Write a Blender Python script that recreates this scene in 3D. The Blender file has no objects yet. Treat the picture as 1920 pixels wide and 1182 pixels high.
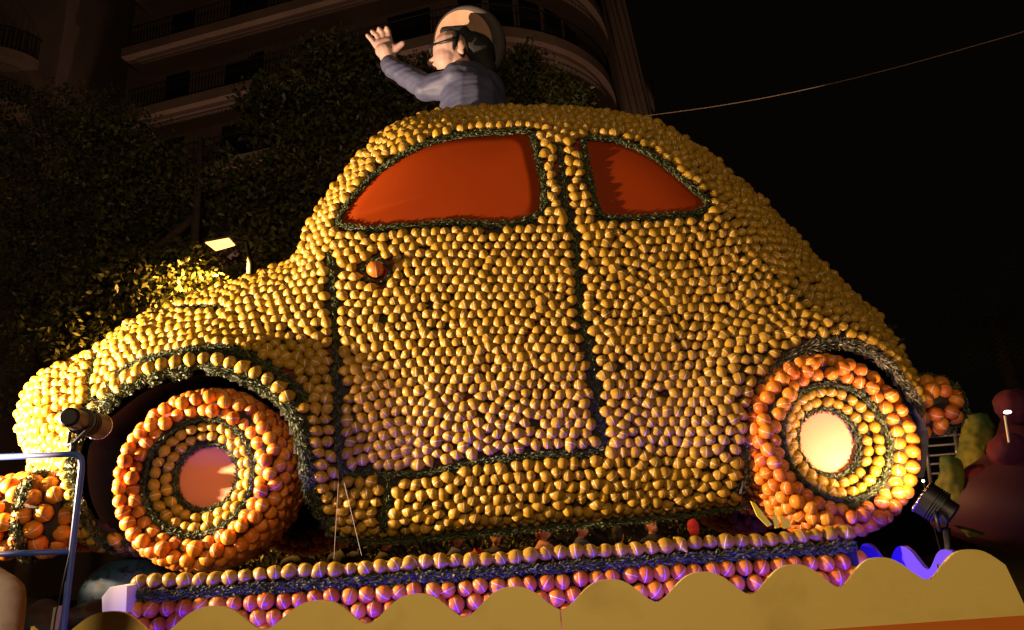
import bpy, bmesh, math, random
import numpy as np
from mathutils import Vector, Matrix, noise
from mathutils.bvhtree import BVHTree
from mathutils.kdtree import KDTree
random.seed(7); rng = np.random.default_rng(7)
R = math.radians
scene = bpy.context.scene
C = scene.collection
# ------------------------------------------------------------------ camera, world, lights, exposure
PITCH, ROLL, FPX = R(17), R(4), 1250.0
CAM = Vector((0, -4.0, 1.6))
_F = Vector((0, math.cos(PITCH), math.sin(PITCH))); _R0 = Vector((1, 0, 0)); _U0 = Vector((0, -math.sin(PITCH), math.cos(PITCH)))
CR = math.cos(ROLL)*_R0 - math.sin(ROLL)*_U0; CU = math.sin(ROLL)*_R0 + math.cos(ROLL)*_U0
cd = bpy.data.cameras.new('camera'); cam = bpy.data.objects.new('camera', cd); C.objects.link(cam)
cd.sensor_width = 36; cd.lens = FPX/1920*36; cd.clip_start = .05; cd.clip_end = 600
m = Matrix((CR, CU, -_F)).transposed().to_4x4(); m.translation = CAM; cam.matrix_world = m
scene.camera = cam
scene.view_settings.view_transform = 'Standard'; scene.view_settings.look = 'None'
scene.view_settings.exposure = 0.0; scene.view_settings.gamma = 1
w = bpy.data.worlds.new('World'); scene.world = w; w.use_nodes = True
bg = w.node_tree.nodes['Background']; bg.inputs[0].default_value = (1.0, .74, .55, 1); bg.inputs[1].default_value = .0016

def ray(u, v):
    return _F + CR*((u-960)/FPX) - CU*((v-591)/FPX)
def at(u, v, Y):
    d = ray(u, v); return CAM + d*((Y-CAM.y)/d.y)
def proj(p):
    q = Vector(p)-CAM; z = q.dot(_F); return 960+FPX*q.dot(CR)/z, 591-FPX*q.dot(CU)/z
def lamp(kind, name, loc, color, power, target=None, size=.1, **kw):
    l = bpy.data.lights.new(name, kind); l.color = color; l.energy = power
    if kind == 'AREA':
        l.shape = 'RECTANGLE'; l.size = size; l.size_y = kw.pop('size_y', .1)
    else: l.shadow_soft_size = size
    for k, v in kw.items(): setattr(l, k, v)
    o = bpy.data.objects.new(name, l); C.objects.link(o); o.location = loc
    if target is not None: o.rotation_euler = (Vector(target)-Vector(loc)).to_track_quat('-Z', 'Y').to_euler()
    return o
# unseen warm fill lamp added behind the photographer
lamp('POINT', 'front_fill_light', (-.3, -8.3, 3.9), (1, .68, .38), 880, size=.35)
# float projector to the front left of the car, aimed along its flank
lamp('SPOT', 'front_projector_light', (-4.35, -.95, 2.15), (1, .69, .44), 3900, (-1.5, 0.15, 3.15), .05, spot_size=R(84), spot_blend=.6)
# projector on the blue rail
lamp('SPOT', 'rail_projector_light', at(192, 802, -.60), (1, .62, .42), 150, (1.6, 0.0, 1.85), .04, spot_size=R(64), spot_blend=.7)
# projector by the rear wheel
lamp('SPOT', 'rear_projector_light', at(1722, 926, -.38), (1, .62, .32), 95, at(1600, 820, .05), .05, spot_size=R(105), spot_blend=.8)
# blue strip lights inside the scalloped boards
lamp('AREA', 'blue_strip_light', (.1, -.96, .74), (.035, .012, 1), 55, (.1, -.42, 1.10), 3.9, size_y=.04, spread=R(64))
lamp('AREA', 'blue_strip_light', (1.85, -.5, .85), (.035, .012, 1), 9, (2.15, -.35, 1.4), .3, size_y=.5)
# sodium street lamp behind the bonnet
lamp('SPOT', 'street_lamp_light', at(412, 472, 5.5), (1, .46, .08), 2600, at(370, 800, 5.3), .12, spot_size=R(165), spot_blend=.4)
# unseen fill lamps added behind the float, for spectators and building
lamp('POINT', 'background_fill_light', (2.2, 3.0, 2.2), (1, .50, .30), 80, size=.1)
lamp('SPOT', 'background_fill_light', (-9.5, 14.5, 4), (1, .62, .48), 700, (-6, 22, 17), .3, spot_size=R(120), spot_blend=.5)
lamp('SPOT', 'background_fill_light', (2.5, 12, 3.5), (1, .62, .48), 850, (0, 18, 17), .3, spot_size=R(100), spot_blend=.5)

# ------------------------------------------------------------------ materials
def mat(name, col, rough=.6, **kw):
    m = bpy.data.materials.new(name); m.use_nodes = True
    nt = m.node_tree; b = nt.nodes['Principled BSDF']
    b.inputs['Base Color'].default_value = (*col, 1); b.inputs['Roughness'].default_value = rough
    if 'emit' in kw: b.inputs['Emission Color'].default_value = (*kw['emit'], 1); b.inputs['Emission Strength'].default_value = kw.get('es', 1)
    if 'metal' in kw: b.inputs['Metallic'].default_value = kw['metal']
    if 'spec' in kw: b.inputs['Specular IOR Level'].default_value = kw['spec']
    n2 = kw.get('noise')
    if n2:      # (second colour, scale, low, high)
        tc = nt.nodes.new('ShaderNodeTexCoord'); nz = nt.nodes.new('ShaderNodeTexNoise'); nz.inputs['Scale'].default_value = n2[1]
        nz.inputs['Detail'].default_value = 6
        rp = nt.nodes.new('ShaderNodeMapRange'); rp.inputs[1].default_value = n2[2]; rp.inputs[2].default_value = n2[3]
        mx = nt.nodes.new('ShaderNodeMix'); mx.data_type = 'RGBA'
        nt.links.new(tc.outputs['Object'], nz.inputs['Vector']); nt.links.new(nz.outputs['Fac'], rp.inputs[0]); nt.links.new(rp.outputs[0], mx.inputs[0])
        mx.inputs[6].default_value = (*col, 1); mx.inputs[7].default_value = (*n2[0], 1); nt.links.new(mx.outputs[2], b.inputs['Base Color'])
        if kw.get('bump'):
            bp = nt.nodes.new('ShaderNodeBump'); bp.inputs['Strength'].default_value = kw['bump']; bp.inputs['Distance'].default_value = kw.get('bd', .01)
            nt.links.new(nz.outputs['Fac'], bp.inputs['Height']); nt.links.new(bp.outputs[0], b.inputs['Normal'])
    return m
def fruit_mat(name, c1, c2, c3, rough):
    m = mat(name, c1, rough); nt = m.node_tree; b = nt.nodes['Principled BSDF']
    a = nt.nodes.new('ShaderNodeAttribute'); a.attribute_name = 'tone'
    cr = nt.nodes.new('ShaderNodeValToRGB'); e = cr.color_ramp.elements
    e[0].color = (*c1, 1); e[1].color = (*c2, 1); k = cr.color_ramp.elements.new(.55); k.color = (*c3, 1)
    nt.links.new(a.outputs['Fac'], cr.inputs[0])
    # blemishes on the rind
    tc = nt.nodes.new('ShaderNodeTexCoord'); nz = nt.nodes.new('ShaderNodeTexNoise'); nz.inputs['Scale'].default_value = 22; nz.inputs['Detail'].default_value = 3
    nt.links.new(tc.outputs['Object'], nz.inputs['Vector'])
    hs = nt.nodes.new('ShaderNodeHueSaturation'); mr0 = nt.nodes.new('ShaderNodeMapRange')
    mr0.inputs[1].default_value = .3; mr0.inputs[2].default_value = .7; mr0.inputs[3].default_value = .78; mr0.inputs[4].default_value = 1.12
    nt.links.new(nz.outputs['Fac'], mr0.inputs[0]); nt.links.new(mr0.outputs[0], hs.inputs['Value']); nt.links.new(cr.outputs[0], hs.inputs['Color'])
    # rubber band round each fruit
    ba = nt.nodes.new('ShaderNodeAttribute'); ba.attribute_name = 'band'
    ab = nt.nodes.new('ShaderNodeMath'); ab.operation = 'ABSOLUTE'; nt.links.new(ba.outputs['Fac'], ab.inputs[0])
    mr = nt.nodes.new('ShaderNodeMapRange'); mr.inputs[1].default_value = .0009; mr.inputs[2].default_value = .0026; mr.inputs[3].default_value = .75; mr.inputs[4].default_value = 0
    nt.links.new(ab.outputs[0], mr.inputs[0])
    mx = nt.nodes.new('ShaderNodeMix'); mx.data_type = 'RGBA'; nt.links.new(mr.outputs[0], mx.inputs[0])
    nt.links.new(hs.outputs[0], mx.inputs[6]); mx.inputs[7].default_value = (.80, .70, .50, 1)
    nt.links.new(mx.outputs[2], b.inputs['Base Color'])
    vz = nt.nodes.new('ShaderNodeTexNoise'); vz.inputs['Scale'].default_value = 420; nt.links.new(tc.outputs['Object'], vz.inputs['Vector'])
    bp = nt.nodes.new('ShaderNodeBump'); bp.inputs['Strength'].default_value = .25; bp.inputs['Distance'].default_value = .002
    nt.links.new(vz.outputs['Fac'], bp.inputs['Height']); nt.links.new(bp.outputs[0], b.inputs['Normal'])
    b.inputs['Specular IOR Level'].default_value = .32
    return m
def tone_mat(name, c1, c2, rough=.5, **kw):
    m = mat(name, c1, rough, **kw); nt = m.node_tree; b = nt.nodes['Principled BSDF']
    a = nt.nodes.new('ShaderNodeAttribute'); a.attribute_name = 'tone'
    mx = nt.nodes.new('ShaderNodeMix'); mx.data_type = 'RGBA'; nt.links.new(a.outputs['Fac'], mx.inputs[0])
    mx.inputs[6].default_value = (*c1, 1); mx.inputs[7].default_value = (*c2, 1); nt.links.new(mx.outputs[2], b.inputs['Base Color'])
    return m
M = dict(
    lemon=fruit_mat('lemon_rind', (.26, .155, .012), (.44, .255, .020), (.35, .20, .016), .38),
    orange=fruit_mat('orange_rind', (.46, .105, .010), (.62, .22, .015), (.54, .15, .012), .38),
    body=mat('net_backing', (.022, .017, .008), .9, noise=((.15, .010, .006), 3.2, .58, .64)),
    dark=mat('dark_lining', (.012, .012, .012), .9),
    blueblack=mat('wheel_well_lining', (.02, .018, .03), .8),
    orangeboard=mat('orange_board', (.22, .028, .001), .6, noise=((.20, .024, .001), 2, .3, .7), spec=.08),
    hub=mat('pale_orange_board', (.84, .26, .12), .55),
    leaf=tone_mat('garland_leaf', (.022, .036, .014), (.13, .135, .05), .6, spec=.25),
    litleaf=tone_mat('lit_garland_leaf', (.05, .05, .03), (.34, .30, .20), .6, spec=.25),  # paler leaf copy with the lamplight put into its colour
    yellowpaint=mat('yellow_paint', (.93, .74, .20), .5, noise=((.76, .58, .14), 3.5, .50, .72), bump=.15, bd=.004),
    bluelitboard=mat('blue_lit_board', (.09, .05, .62), .5),  # blue glow of the strip light put into the board colour
    orangepaint=mat('orange_paint', (.75, .20, .02), .5),
    white=mat('white_board', (.8, .76, .74), .5),
    bluesteel=mat('blue_painted_steel', (.04, .09, .38), .5),
    black=mat('black_metal', (.004, .004, .006), .5),
    chrome=mat('chrome', (.7, .68, .62), .2, metal=1),
    stucco=mat('building_render', (.40, .27, .19), .9, noise=((.30, .20, .14), .8, .3, .7), bump=.2),
    stucco2=mat('building_render_dark', (.36, .25, .19), .9, noise=((.28, .19, .14), .8, .3, .7)),
    glass=mat('dark_glass', (.02, .024, .03), .08),
    rail=mat('wrought_iron', (.01, .01, .012), .5),
    foliage=tone_mat('tree_leaf', (.035, .045, .012), (.12, .12, .03), .5),
    bark=mat('bark', (.09, .065, .045), .9, noise=((.05, .035, .025), 8, .3, .7), bump=.5),
    asphalt=mat('asphalt', (.06, .05, .045), .85, noise=((.035, .03, .028), 1.3, .3, .7), bump=.2),
    skin=mat('painted_skin', (.40, .26, .225), .6, noise=((.34, .21, .18), 6, .3, .7)),
    jacket=mat('blue_grey_jacket', (.062, .068, .125), .6, noise=((.045, .05, .10), 9, .35, .7), bump=.35),
    hair=mat('black_hair', (.004, .004, .005), .8),
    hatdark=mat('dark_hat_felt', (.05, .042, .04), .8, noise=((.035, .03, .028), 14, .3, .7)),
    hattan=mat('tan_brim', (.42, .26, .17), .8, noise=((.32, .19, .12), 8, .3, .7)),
    steel=mat('galvanised_steel', (.5, .5, .5), .4, metal=.6),
    wire=mat('cable', (.35, .24, .15), .6),
    nylon=mat('nylon_line', (.40, .37, .32), .4),
    speckle=mat('blue_speckled', (.015, .05, .08), .6, noise=((.003, .004, .005), 30, .52, .60)),
    yellowleaf=mat('folded_yellow_ribbon', (.62, .54, .02), .45),
    lampglow=mat('lamp_glow', (1, .7, .35), .4, emit=(1, .42, .10), es=4),
    bulb=mat('white_bulb', (1, .9, .8), .4, emit=(1, .85, .7), es=7),
    projglow=mat('projector_lens', (1, .8, .6), .3, emit=(1, .72, .50), es=3),
    blueglow=mat('blue_led', (.2, .1, 1), .4, emit=(.12, .06, 1), es=3),
    green=mat('green_carnival_cloth', (.20, .19, .01), .7, noise=((.03, .08, .01), 3, .4, .65)),
    magenta=mat('magenta_cloth', (.13, .007, .02), .8, noise=((.07, .006, .035), 3, .4, .6)),
    purple=mat('purple_cloth', (.045, .004, .022), .7),
    cloth_dark=mat('dark_coat', (.02, .02, .025), .9), cloth_red=mat('red_coat', (.35, .02, .015), .8),
    cloth_pink=mat('pink_coat', (.45, .22, .18), .8), cloth_blue=mat('navy_coat', (.03, .04, .09), .8),
    cloth_grey=mat('grey_checked_coat', (.16, .13, .12), .9), cloth_pale=mat('pale_jacket', (.62, .52, .50), .8, noise=((.36, .20, .12), 5, .5, .6)),
    face=mat('face_skin', (.50, .25, .17), .6), face2=mat('face_skin_tan', (.38, .18, .11), .6),
    hairbrown=mat('brown_hair', (.06, .03, .015), .7), hairred=mat('auburn_hair', (.18, .05, .02), .7),
)
# ------------------------------------------------------------------ object helpers
def put(name, me, parent=None, **props):
    o = bpy.data.objects.new(name, me); C.objects.link(o)
    if parent is not None:
        o.parent = parent
        o.location = -world_loc(parent) if me is not None and props.pop('world', True) else (0, 0, 0)
    for k, v in props.items():
        if k != 'world': o[k] = v
    return o
def world_loc(o):
    v = Vector(o.location)
    while o.parent: o = o.parent; v += Vector(o.location)
    return v
def thing(name, label, cat, loc=(0, 0, 0), group=None, me=None):
    o = bpy.data.objects.new(name, me); C.objects.link(o); o.location = loc
    o['label'] = label; o['category'] = cat
    if group: o['group'] = group
    return o
def mesh(name, vs, fs, m, smooth=False, attrs=None):
    me = bpy.data.meshes.new(name); me.from_pydata([tuple(v) for v in vs], [], fs); me.update()
    if m: me.materials.append(m)
    if smooth: me.polygons.foreach_set('use_smooth', [True]*len(me.polygons))
    for k, a in (attrs or {}).items():
        at_ = me.attributes.new(k, 'FLOAT', 'POINT'); at_.data.foreach_set('value', np.asarray(a, dtype=np.float32))
    return me
class MB:
    """collects boxes, tubes and lathes into one mesh"""
    def __init__(s): s.v = []; s.f = []
    def add(s, vs, fs):
        n = len(s.v); s.v += [Vector(v) for v in vs]; s.f += [tuple(i+n for i in f) for f in fs]; return s
    def box(s, c, d, rot=None):
        vs = [Vector((x*d[0]/2, y*d[1]/2, z*d[2]/2)) for x in (-1, 1) for y in (-1, 1) for z in (-1, 1)]
        if rot is not None: vs = [rot @ v for v in vs]
        return s.add([v+Vector(c) for v in vs], [(0, 1, 3, 2), (4, 6, 7, 5), (0, 4, 5, 1), (2, 3, 7, 6), (0, 2, 6, 4), (1, 5, 7, 3)])
    def tube(s, pts, r, n=8, cap=True):
        pts = [Vector(p) for p in pts]; rs = r if isinstance(r, (list, tuple)) else [r]*len(pts)
        vs = []; fs = []
        ref = None
        for i, p in enumerate(pts):
            t = (pts[min(i+1, len(pts)-1)]-pts[max(i-1, 0)]).normalized()
            if ref is None: ref = t.orthogonal().normalized()
            a = (ref - t*ref.dot(t)).normalized(); ref = a; b = t.cross(a)
            vs += [p+(a*math.cos(k*2*math.pi/n)+b*math.sin(k*2*math.pi/n))*rs[i] for k in range(n)]
        for i in range(len(pts)-1):
            for k in range(n): fs.append((i*n+k, i*n+(k+1) % n, (i+1)*n+(k+1) % n, (i+1)*n+k))
        if cap: fs += [tuple(range(n))[::-1], tuple((len(pts)-1)*n+k for k in range(n))]
        return s.add(vs, fs)
    def capsule(s, a, b, ra, rb, n=12, sq=1):
        a = Vector(a); b = Vector(b); t = (b-a).normalized() if (b-a).length > 1e-6 else Vector((0, 0, 1))
        pts = []; rs = []
        for k in range(5): an = math.pi/2*(1-k/4); pts.append(a-t*ra*math.sin(an)); rs.append(max(ra*math.cos(an), .0005))
        for k in range(5): an = math.pi/2*k/4; pts.append(b+t*rb*math.sin(an)); rs.append(max(rb*math.cos(an), .0005))
        return s.tube(pts, rs, n)
    def ball(s, c, r, sc=(1, 1, 1), rot=None, n=14):
        vs = []; fs = []; h = n//2
        for i in range(h+1):
            for k in range(n):
                v = Vector((math.sin(math.pi*i/h)*math.cos(2*math.pi*k/n)*sc[0], math.sin(math.pi*i/h)*math.sin(2*math.pi*k/n)*sc[1], math.cos(math.pi*i/h)*sc[2]))*r
                if rot is not None: v = rot @ v
                vs.append(v+Vector(c))
        for i in range(h):
            for k in range(n): fs.append((i*n+k, (i+1)*n+k, (i+1)*n+(k+1) % n, i*n+(k+1) % n))
        return s.add(vs, fs)
    def prism(s, poly, ext):
        """closed 3-D polygon extruded by vector ext"""
        n = len(poly); ext = Vector(ext)
        return s.add([Vector(p) for p in poly]+[Vector(p)+ext for p in poly],
                     [tuple(range(n))[::-1], tuple(range(n, 2*n))]+[(i, (i+1) % n, n+(i+1) % n, n+i) for i in range(n)])
    def mesh(s, name, m, smooth=False): 
        me = mesh(name, s.v, s.f, m, smooth)
        bm = bmesh.new(); bm.from_mesh(me); bmesh.ops.recalc_face_normals(bm, faces=bm.faces)
        if smooth == 'auto':
            for e in bm.edges: e.smooth = len(e.link_faces) == 2 and e.calc_face_angle(0) < R(35)
        bm.to_mesh(me); bm.free(); return me
def part(name, mb, m, parent, smooth=False, **props): return put(name, mb.mesh(name, m, smooth), parent, **props)
def remeshed(mb, name, m, vox, it=3, noise_amp=0):
    me = mb.mesh(name, None); o = bpy.data.objects.new('t', me); C.objects.link(o)
    a = o.modifiers.new('r', 'REMESH'); a.mode = 'VOXEL'; a.voxel_size = vox
    b = o.modifiers.new('s', 'SMOOTH'); b.iterations = it; b.factor = .5
    dg = bpy.context.evaluated_depsgraph_get(); dg.update()
    out = bpy.data.meshes.new_from_object(o.evaluated_get(dg)); out.name = name
    bpy.data.objects.remove(o); out.materials.clear(); out.materials.append(m)
    out.polygons.foreach_set('use_smooth', [True]*len(out.polygons))
    return out
def smooth_path(pts, closed=False, step=.02):
    """Catmull-Rom through 2-D or 3-D points"""
    P = [np.array(p, float) for p in pts]; n = len(P); out = []
    for i in range(n if closed else n-1):
        g = (lambda k: P[k % n]) if closed else (lambda k: P[min(max(k, 0), n-1)])
        a, b, c, d = g(i-1), g(i), g(i+1), g(i+2); L = np.linalg.norm(c-b); m_ = max(1, int(L/step))
        for k in range(m_):
            t = k/m_; out.append(.5*((2*b)+(-a+c)*t+(2*a-5*b+4*c-d)*t*t+(-a+3*b-3*c+d)*t**3))
    if not closed: out.append(P[-1])
    return out
def in_poly(x, z, poly):
    x = np.asarray(x); z = np.asarray(z); r = np.zeros(x.shape, bool); n = len(poly)
    for i in range(n):
        x1, z1 = poly[i]; x2, z2 = poly[(i+1) % n]
        c = ((z1 > z) != (z2 > z)); 
        with np.errstate(divide='ignore', invalid='ignore'):
            r ^= c & (x < (x2-x1)*(z-z1)/((z2-z1) if z2 != z1 else 1e-9)+x1)
    return r
# ------------------------------------------------------------------ fruit
def fruit_arrays(kind, seed):
    r_ = random.Random(seed)
    if kind == 'lemon':
        a, b = .0475, .0360
        f = r_.uniform(.84, 1.12)
        prof = [(-1.02*f, 0), (-.97*f, .12), (-.86, .26), (-.66, .60), (-.35, .88), (0, .99), (.35, .90), (.66, .62), (.85, .30), (.99*f, .14), (1.06*f, 0)]
    else:
        a = b = .049; prof = [(-math.cos(t*math.pi/8)*(.96 if t in (0, 8) else 1), math.sin(t*math.pi/8)) for t in range(9)]; prof[0] = (-.94, 0); prof[-1] = (.94, 0)
    n = 11; vs = [(prof[0][0]*a, 0, 0)]
    for x, r in prof[1:-1]:
        for k in range(n):
            an = 2*math.pi*k/n; q = Vector((x*a, math.cos(an)*r*b, math.sin(an)*r*b))
            q *= 1+.05*noise.noise(q*30+Vector((seed*7.1, 0, 0))); vs.append(tuple(q))
    vs.append((prof[-1][0]*a, 0, 0)); L = len(vs)-1; fs = []
    for k in range(n): fs.append((0, 1+(k+1) % n, 1+k)); fs.append((L, L-n+k, L-n+(k+1) % n))
    for i in range(len(prof)-3):
        for k in range(n): fs.append((1+i*n+k, 1+i*n+(k+1) % n, 1+(i+1)*n+(k+1) % n, 1+(i+1)*n+k))
    V = np.array(vs); nb = Vector((1, r_.uniform(-.9, .9), r_.uniform(-.12, .12))).normalized()
    band = V@np.array(nb)+r_.uniform(-.006, .006)
    if r_.random() < .12: band = band+1
    tone = np.full(len(V), r_.random())
    return V, fs, band, tone
FR = {k: [fruit_arrays(k, i+(0 if k == 'lemon' else 50)) for i in range(12)] for k in ('lemon', 'orange')}
FM = {k: [mesh(k, v, f, M[k], True, {'band': b, 'tone': t}) for v, f, b, t in FR[k]] for k in FR}
class Fruits:
    """a lot of fruit of one kind; build() makes the largest-looking ones objects of their own and joins the rest"""
    def __init__(s, kind): s.kind = kind; s.l = []
    def add(s, p, n, parent, scale=1, spin=None, tang=None, off=.018):
        p = Vector(p); n = Vector(n).normalized()
        if tang is None: tang = Vector((1, 0, 0))
        t = (tang-n*tang.dot(n))
        if t.length < .1: t = n.orthogonal()
        t.normalize(); b = n.cross(t)
        sp = random.gauss(0, .7) if spin is None else spin
        x = t*math.cos(sp)+b*math.sin(sp)
        x = (x+n*random.uniform(-.25, .25)).normalized(); y = n.cross(x).normalized(); z = x.cross(y)
        Mx = Matrix((x, y, z)).transposed()
        loc = p+n*off
        s.l.append((loc, Mx, scale*random.uniform(.92, 1.07), parent, random.randrange(12), FPX*scale/(loc-CAM).length, in_frame(loc)))
    def build(s, limit=300):
        s.l.sort(key=lambda a: (-int(a[6]), -a[5])); rest = {}
        for i, (loc, Mx, sc, par, k, _, vis) in enumerate(s.l):
            if i < limit and vis:
                o = bpy.data.objects.new(s.kind, FM[s.kind][k]); C.objects.link(o); o.parent = par
                m4 = (Mx*sc).to_4x4(); m4.translation = loc-world_loc(par); o.matrix_basis = m4
            else: rest.setdefault(par, []).append((loc, Mx, sc, k))
        for par, L in rest.items():
            V = []; F = []; B = []; T = []; n = 0
            for loc, Mx, sc, k in L:
                v, f, b, t = FR[s.kind][k]
                V.append(v@np.array(Mx*sc).T+np.array(loc)); F += [tuple(i+n for i in q) for q in f]; n += len(v)
                B.append(b); T.append(np.clip(t*.5+rng.random()*.5, 0, 1))
            put(s.kind+'_covering', mesh(s.kind+'_covering', np.concatenate(V), F, M[s.kind], True, {'band': np.concatenate(B), 'tone': np.concatenate(T)}), par, kind='stuff')
def in_frame(p):
    u, v = proj(p); return -30 < u < 1950 and -30 < v < 1212
def pack(V, F, spacing, ok=None, fixed=(), iters=14, seed=3, fill=.80, fr=.047, start=None, dart=.80):
    """even, slightly irregular packing of points on a triangle surface; returns [(point, normal)]"""
    g = np.random.default_rng(seed); V = np.asarray(V, float)
    tris = []
    for f in F:
        for k in range(1, len(f)-1): tris.append((f[0], f[k], f[k+1]))
    T = np.array(tris); A, B, D = V[T[:, 0]], V[T[:, 1]], V[T[:, 2]]
    ar = np.linalg.norm(np.cross(B-A, D-A), axis=1)/2
    bvh = BVHTree.FromPolygons([tuple(v) for v in V], [tuple(t) for t in tris])
    N = int(ar.sum()/(spacing*spacing*.866)*fill*1.15)
    cand = g.choice(len(T), size=N*10, p=ar/ar.sum()); u = g.random((N*10, 2)); fl = u.sum(1) > 1; u[fl] = 1-u[fl]
    P = A[cand]+(B-A)[cand]*u[:, :1]+(D-A)[cand]*u[:, 1:]
    if start is not None: P = np.concatenate([start, P])
    # dart throwing with a grid
    cell = spacing*dart; grid = {}; pts = []
    fx = [np.array(q) for q in fixed]; fx4 = [np.append(q, 1.0) for q in fx]
    for q in fx4: grid.setdefault(tuple((q[:3]//cell).astype(int)), []).append(q)
    for p in P:
        c = tuple((p//cell).astype(int)); bad = False
        for dx in (-1, 0, 1):
            for dy in (-1, 0, 1):
                for dz in (-1, 0, 1):
                    for q in grid.get((c[0]+dx, c[1]+dy, c[2]+dz), ()):
                        if (p[0]-q[0])**2+(p[1]-q[1])**2+(p[2]-q[2])**2 < (cell*cell if len(q) == 3 else fr*fr*.6): bad = True; break
                    if bad: break
                if bad: break
            if bad: break
        if not bad: grid.setdefault(c, []).append(p); pts.append(p)
        if len(pts) > N*1.3: break
    X = np.array(pts); nf = len(fx)
    for it in range(iters):
        allp = np.concatenate([X, np.array(fx)]) if nf else X
        kd = KDTree(len(allp))
        for i, p in enumerate(allp): kd.insert(p, i)
        kd.balance(); new = X.copy()
        for i in range(len(X)):
            d = np.zeros(3)
            for co, j, dist in kd.find_range(X[i], spacing*1.05):
                if j == i or dist < 1e-6: continue
                rg = spacing*1.05 if j < len(X) else fr
                if dist > rg: continue
                wt = (rg-dist)/dist*(.42 if j < len(X) else .7)
                d += (X[i]-np.array(co))*wt
            L = np.linalg.norm(d)
            if L > spacing*.3: d *= spacing*.3/L
            hit = bvh.find_nearest(Vector(X[i]+d))
            if hit[0] is not None: new[i] = hit[0]
        X = new
    out = []
    for p in X:
        co, nn, ix, ds = bvh.find_nearest(Vector(p))
        if ok is None or ok(co): out.append((co, nn))
    return out
def garland(name, path, parent, width=.035, per_m=1500, normals=None, length=.040, lift=.02, kind=None, lm='leaf'):
    """a fuzzy evergreen garland: a few thousand small leaf blades round a thin core, one part"""
    P = [Vector(p) for p in path]; V = []; F = []; T = []
    for i in range(len(P)-1):
        a, b = P[i], P[i+1]; L = (b-a).length
        if L < 1e-5: continue
        t = (b-a)/L; nrm = Vector(normals[i]) if normals else Vector((0, -1, 0)); nrm = (nrm-t*nrm.dot(t)).normalized(); side = t.cross(nrm)
        q = L*per_m; k = int(q)+(random.random() < q-int(q))
        for _ in range(k):
            an = random.uniform(0, 2*math.pi); rr = width*math.sqrt(random.random())
            c = a+t*random.random()*L+nrm*(lift+math.sin(an)*rr*.6)+side*math.cos(an)*rr
            d = (t*random.choice((-1, 1, 1))*random.uniform(.3, 1)+side*math.cos(an)*random.uniform(.1, 1)+nrm*random.uniform(-.2, .9)).normalized()
            wv = d.cross(Vector((random.gauss(0, 1), random.gauss(0, 1), random.gauss(0, 1)))).normalized()*random.uniform(.0025, .0055)
            l = length*random.uniform(.5, 1.1)*.5; n = len(V)
            V += [c-d*l, c+wv, c+d*l, c-wv]; F.append((n, n+1, n+2, n+3)); tv = random.random()**1.6; T += [tv]*4
    # core
    mb = MB(); st = max(1, len(P)//60); cp = P[::st]+([P[-1]] if (len(P)-1) % st else [])
    ns = (normals[::st]+[normals[-1]]) if normals else None
    if ns: cp = [p+Vector(ns[min(i, len(ns)-1)])*(lift*.3) for i, p in enumerate(cp)]
    mb.tube(cp, width*.55, 6); n = len(V); V += mb.v; F += [tuple(i+n for i in f) for f in mb.f]; T += [0]*len(mb.v)
    return put(name, mesh(name, V, F, M[lm], False, {'tone': T}), parent, **({'kind': kind} if kind else {}))

# ------------------------------------------------------------------ setting: ground
gme = mesh('ground', [(-200, -60, 0), (200, -60, 0), (200, 300, 0), (-200, 300, 0)], [(0, 1, 2, 3)], M['asphalt'])
put('ground', gme, None, kind='structure')

# ================================================================== THE CAR
WIDTH = 2.3
OUT = [ # pixel outline of the body, rounding radius there
 (245,1040,.25),(170,1022,.35),(112,985,.45),(85,920,.5),(66,868,.55),(46,815,.6),(44,765,.6),(60,725,.6),(105,694,.6),(165,670,.6),(205,642,.6),(240,615,.65),(280,594,.7),
 (340,571,.7),(410,545,.7),(470,524,.65),(530,503,.6),(560,486,.55),(573,445,.5),(592,408,.5),(622,368,.5),(655,322,.5),(700,272,.5),(742,241,.5),(800,219,.5),(870,210,.5),
 (960,206,.5),(1060,208,.5),(1150,215,.5),(1220,233,.55),(1270,257,.55),(1320,291,.6),(1370,331,.6),(1420,374,.65),(1470,426,.7),(1520,480,.7),(1570,530,.7),(1610,570,.7),(1640,600,.6),
 (1660,618,.45),(1682,648,.4),(1700,690,.35),(1722,735,.3),(1735,772,.25),(1700,800,.25),(1560,900,.3),(1420,945,.3),(1300,962,.30),(1150,978,.30),(1000,988,.30),(850,1003,.30),(720,1012,.30),(640,1008,.28),(590,985,.28),(420,1010,.3)]
pts2 = [np.array(at(u, v, r*.45))[[0, 2]] for u, v, r in OUT]
outl = []; n_ = len(OUT); cen_sign = 1
area = sum(pts2[i][0]*pts2[(i+1) % n_][1]-pts2[(i+1) % n_][0]*pts2[i][1] for i in range(n_)); sgn = 1 if area > 0 else -1
for i, (u, v, r) in enumerate(OUT):
    t = pts2[(i+1) % n_]-pts2[i-1]; t /= np.linalg.norm(t); nrm = np.array([t[1], -t[0]])*sgn
    d = ray(u, v); e = math.atan2(max(0, d.x*nrm[0]+d.z*nrm[1]), d.y)
    p = np.array(at(u, v, r*(1-math.sin(e))))[[0, 2]]+nrm*(r*(1-math.cos(e))-.035)
    outl.append((p[0], p[1], r))
outl = smooth_path(outl, True, .04)
OX = np.array(outl)
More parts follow.
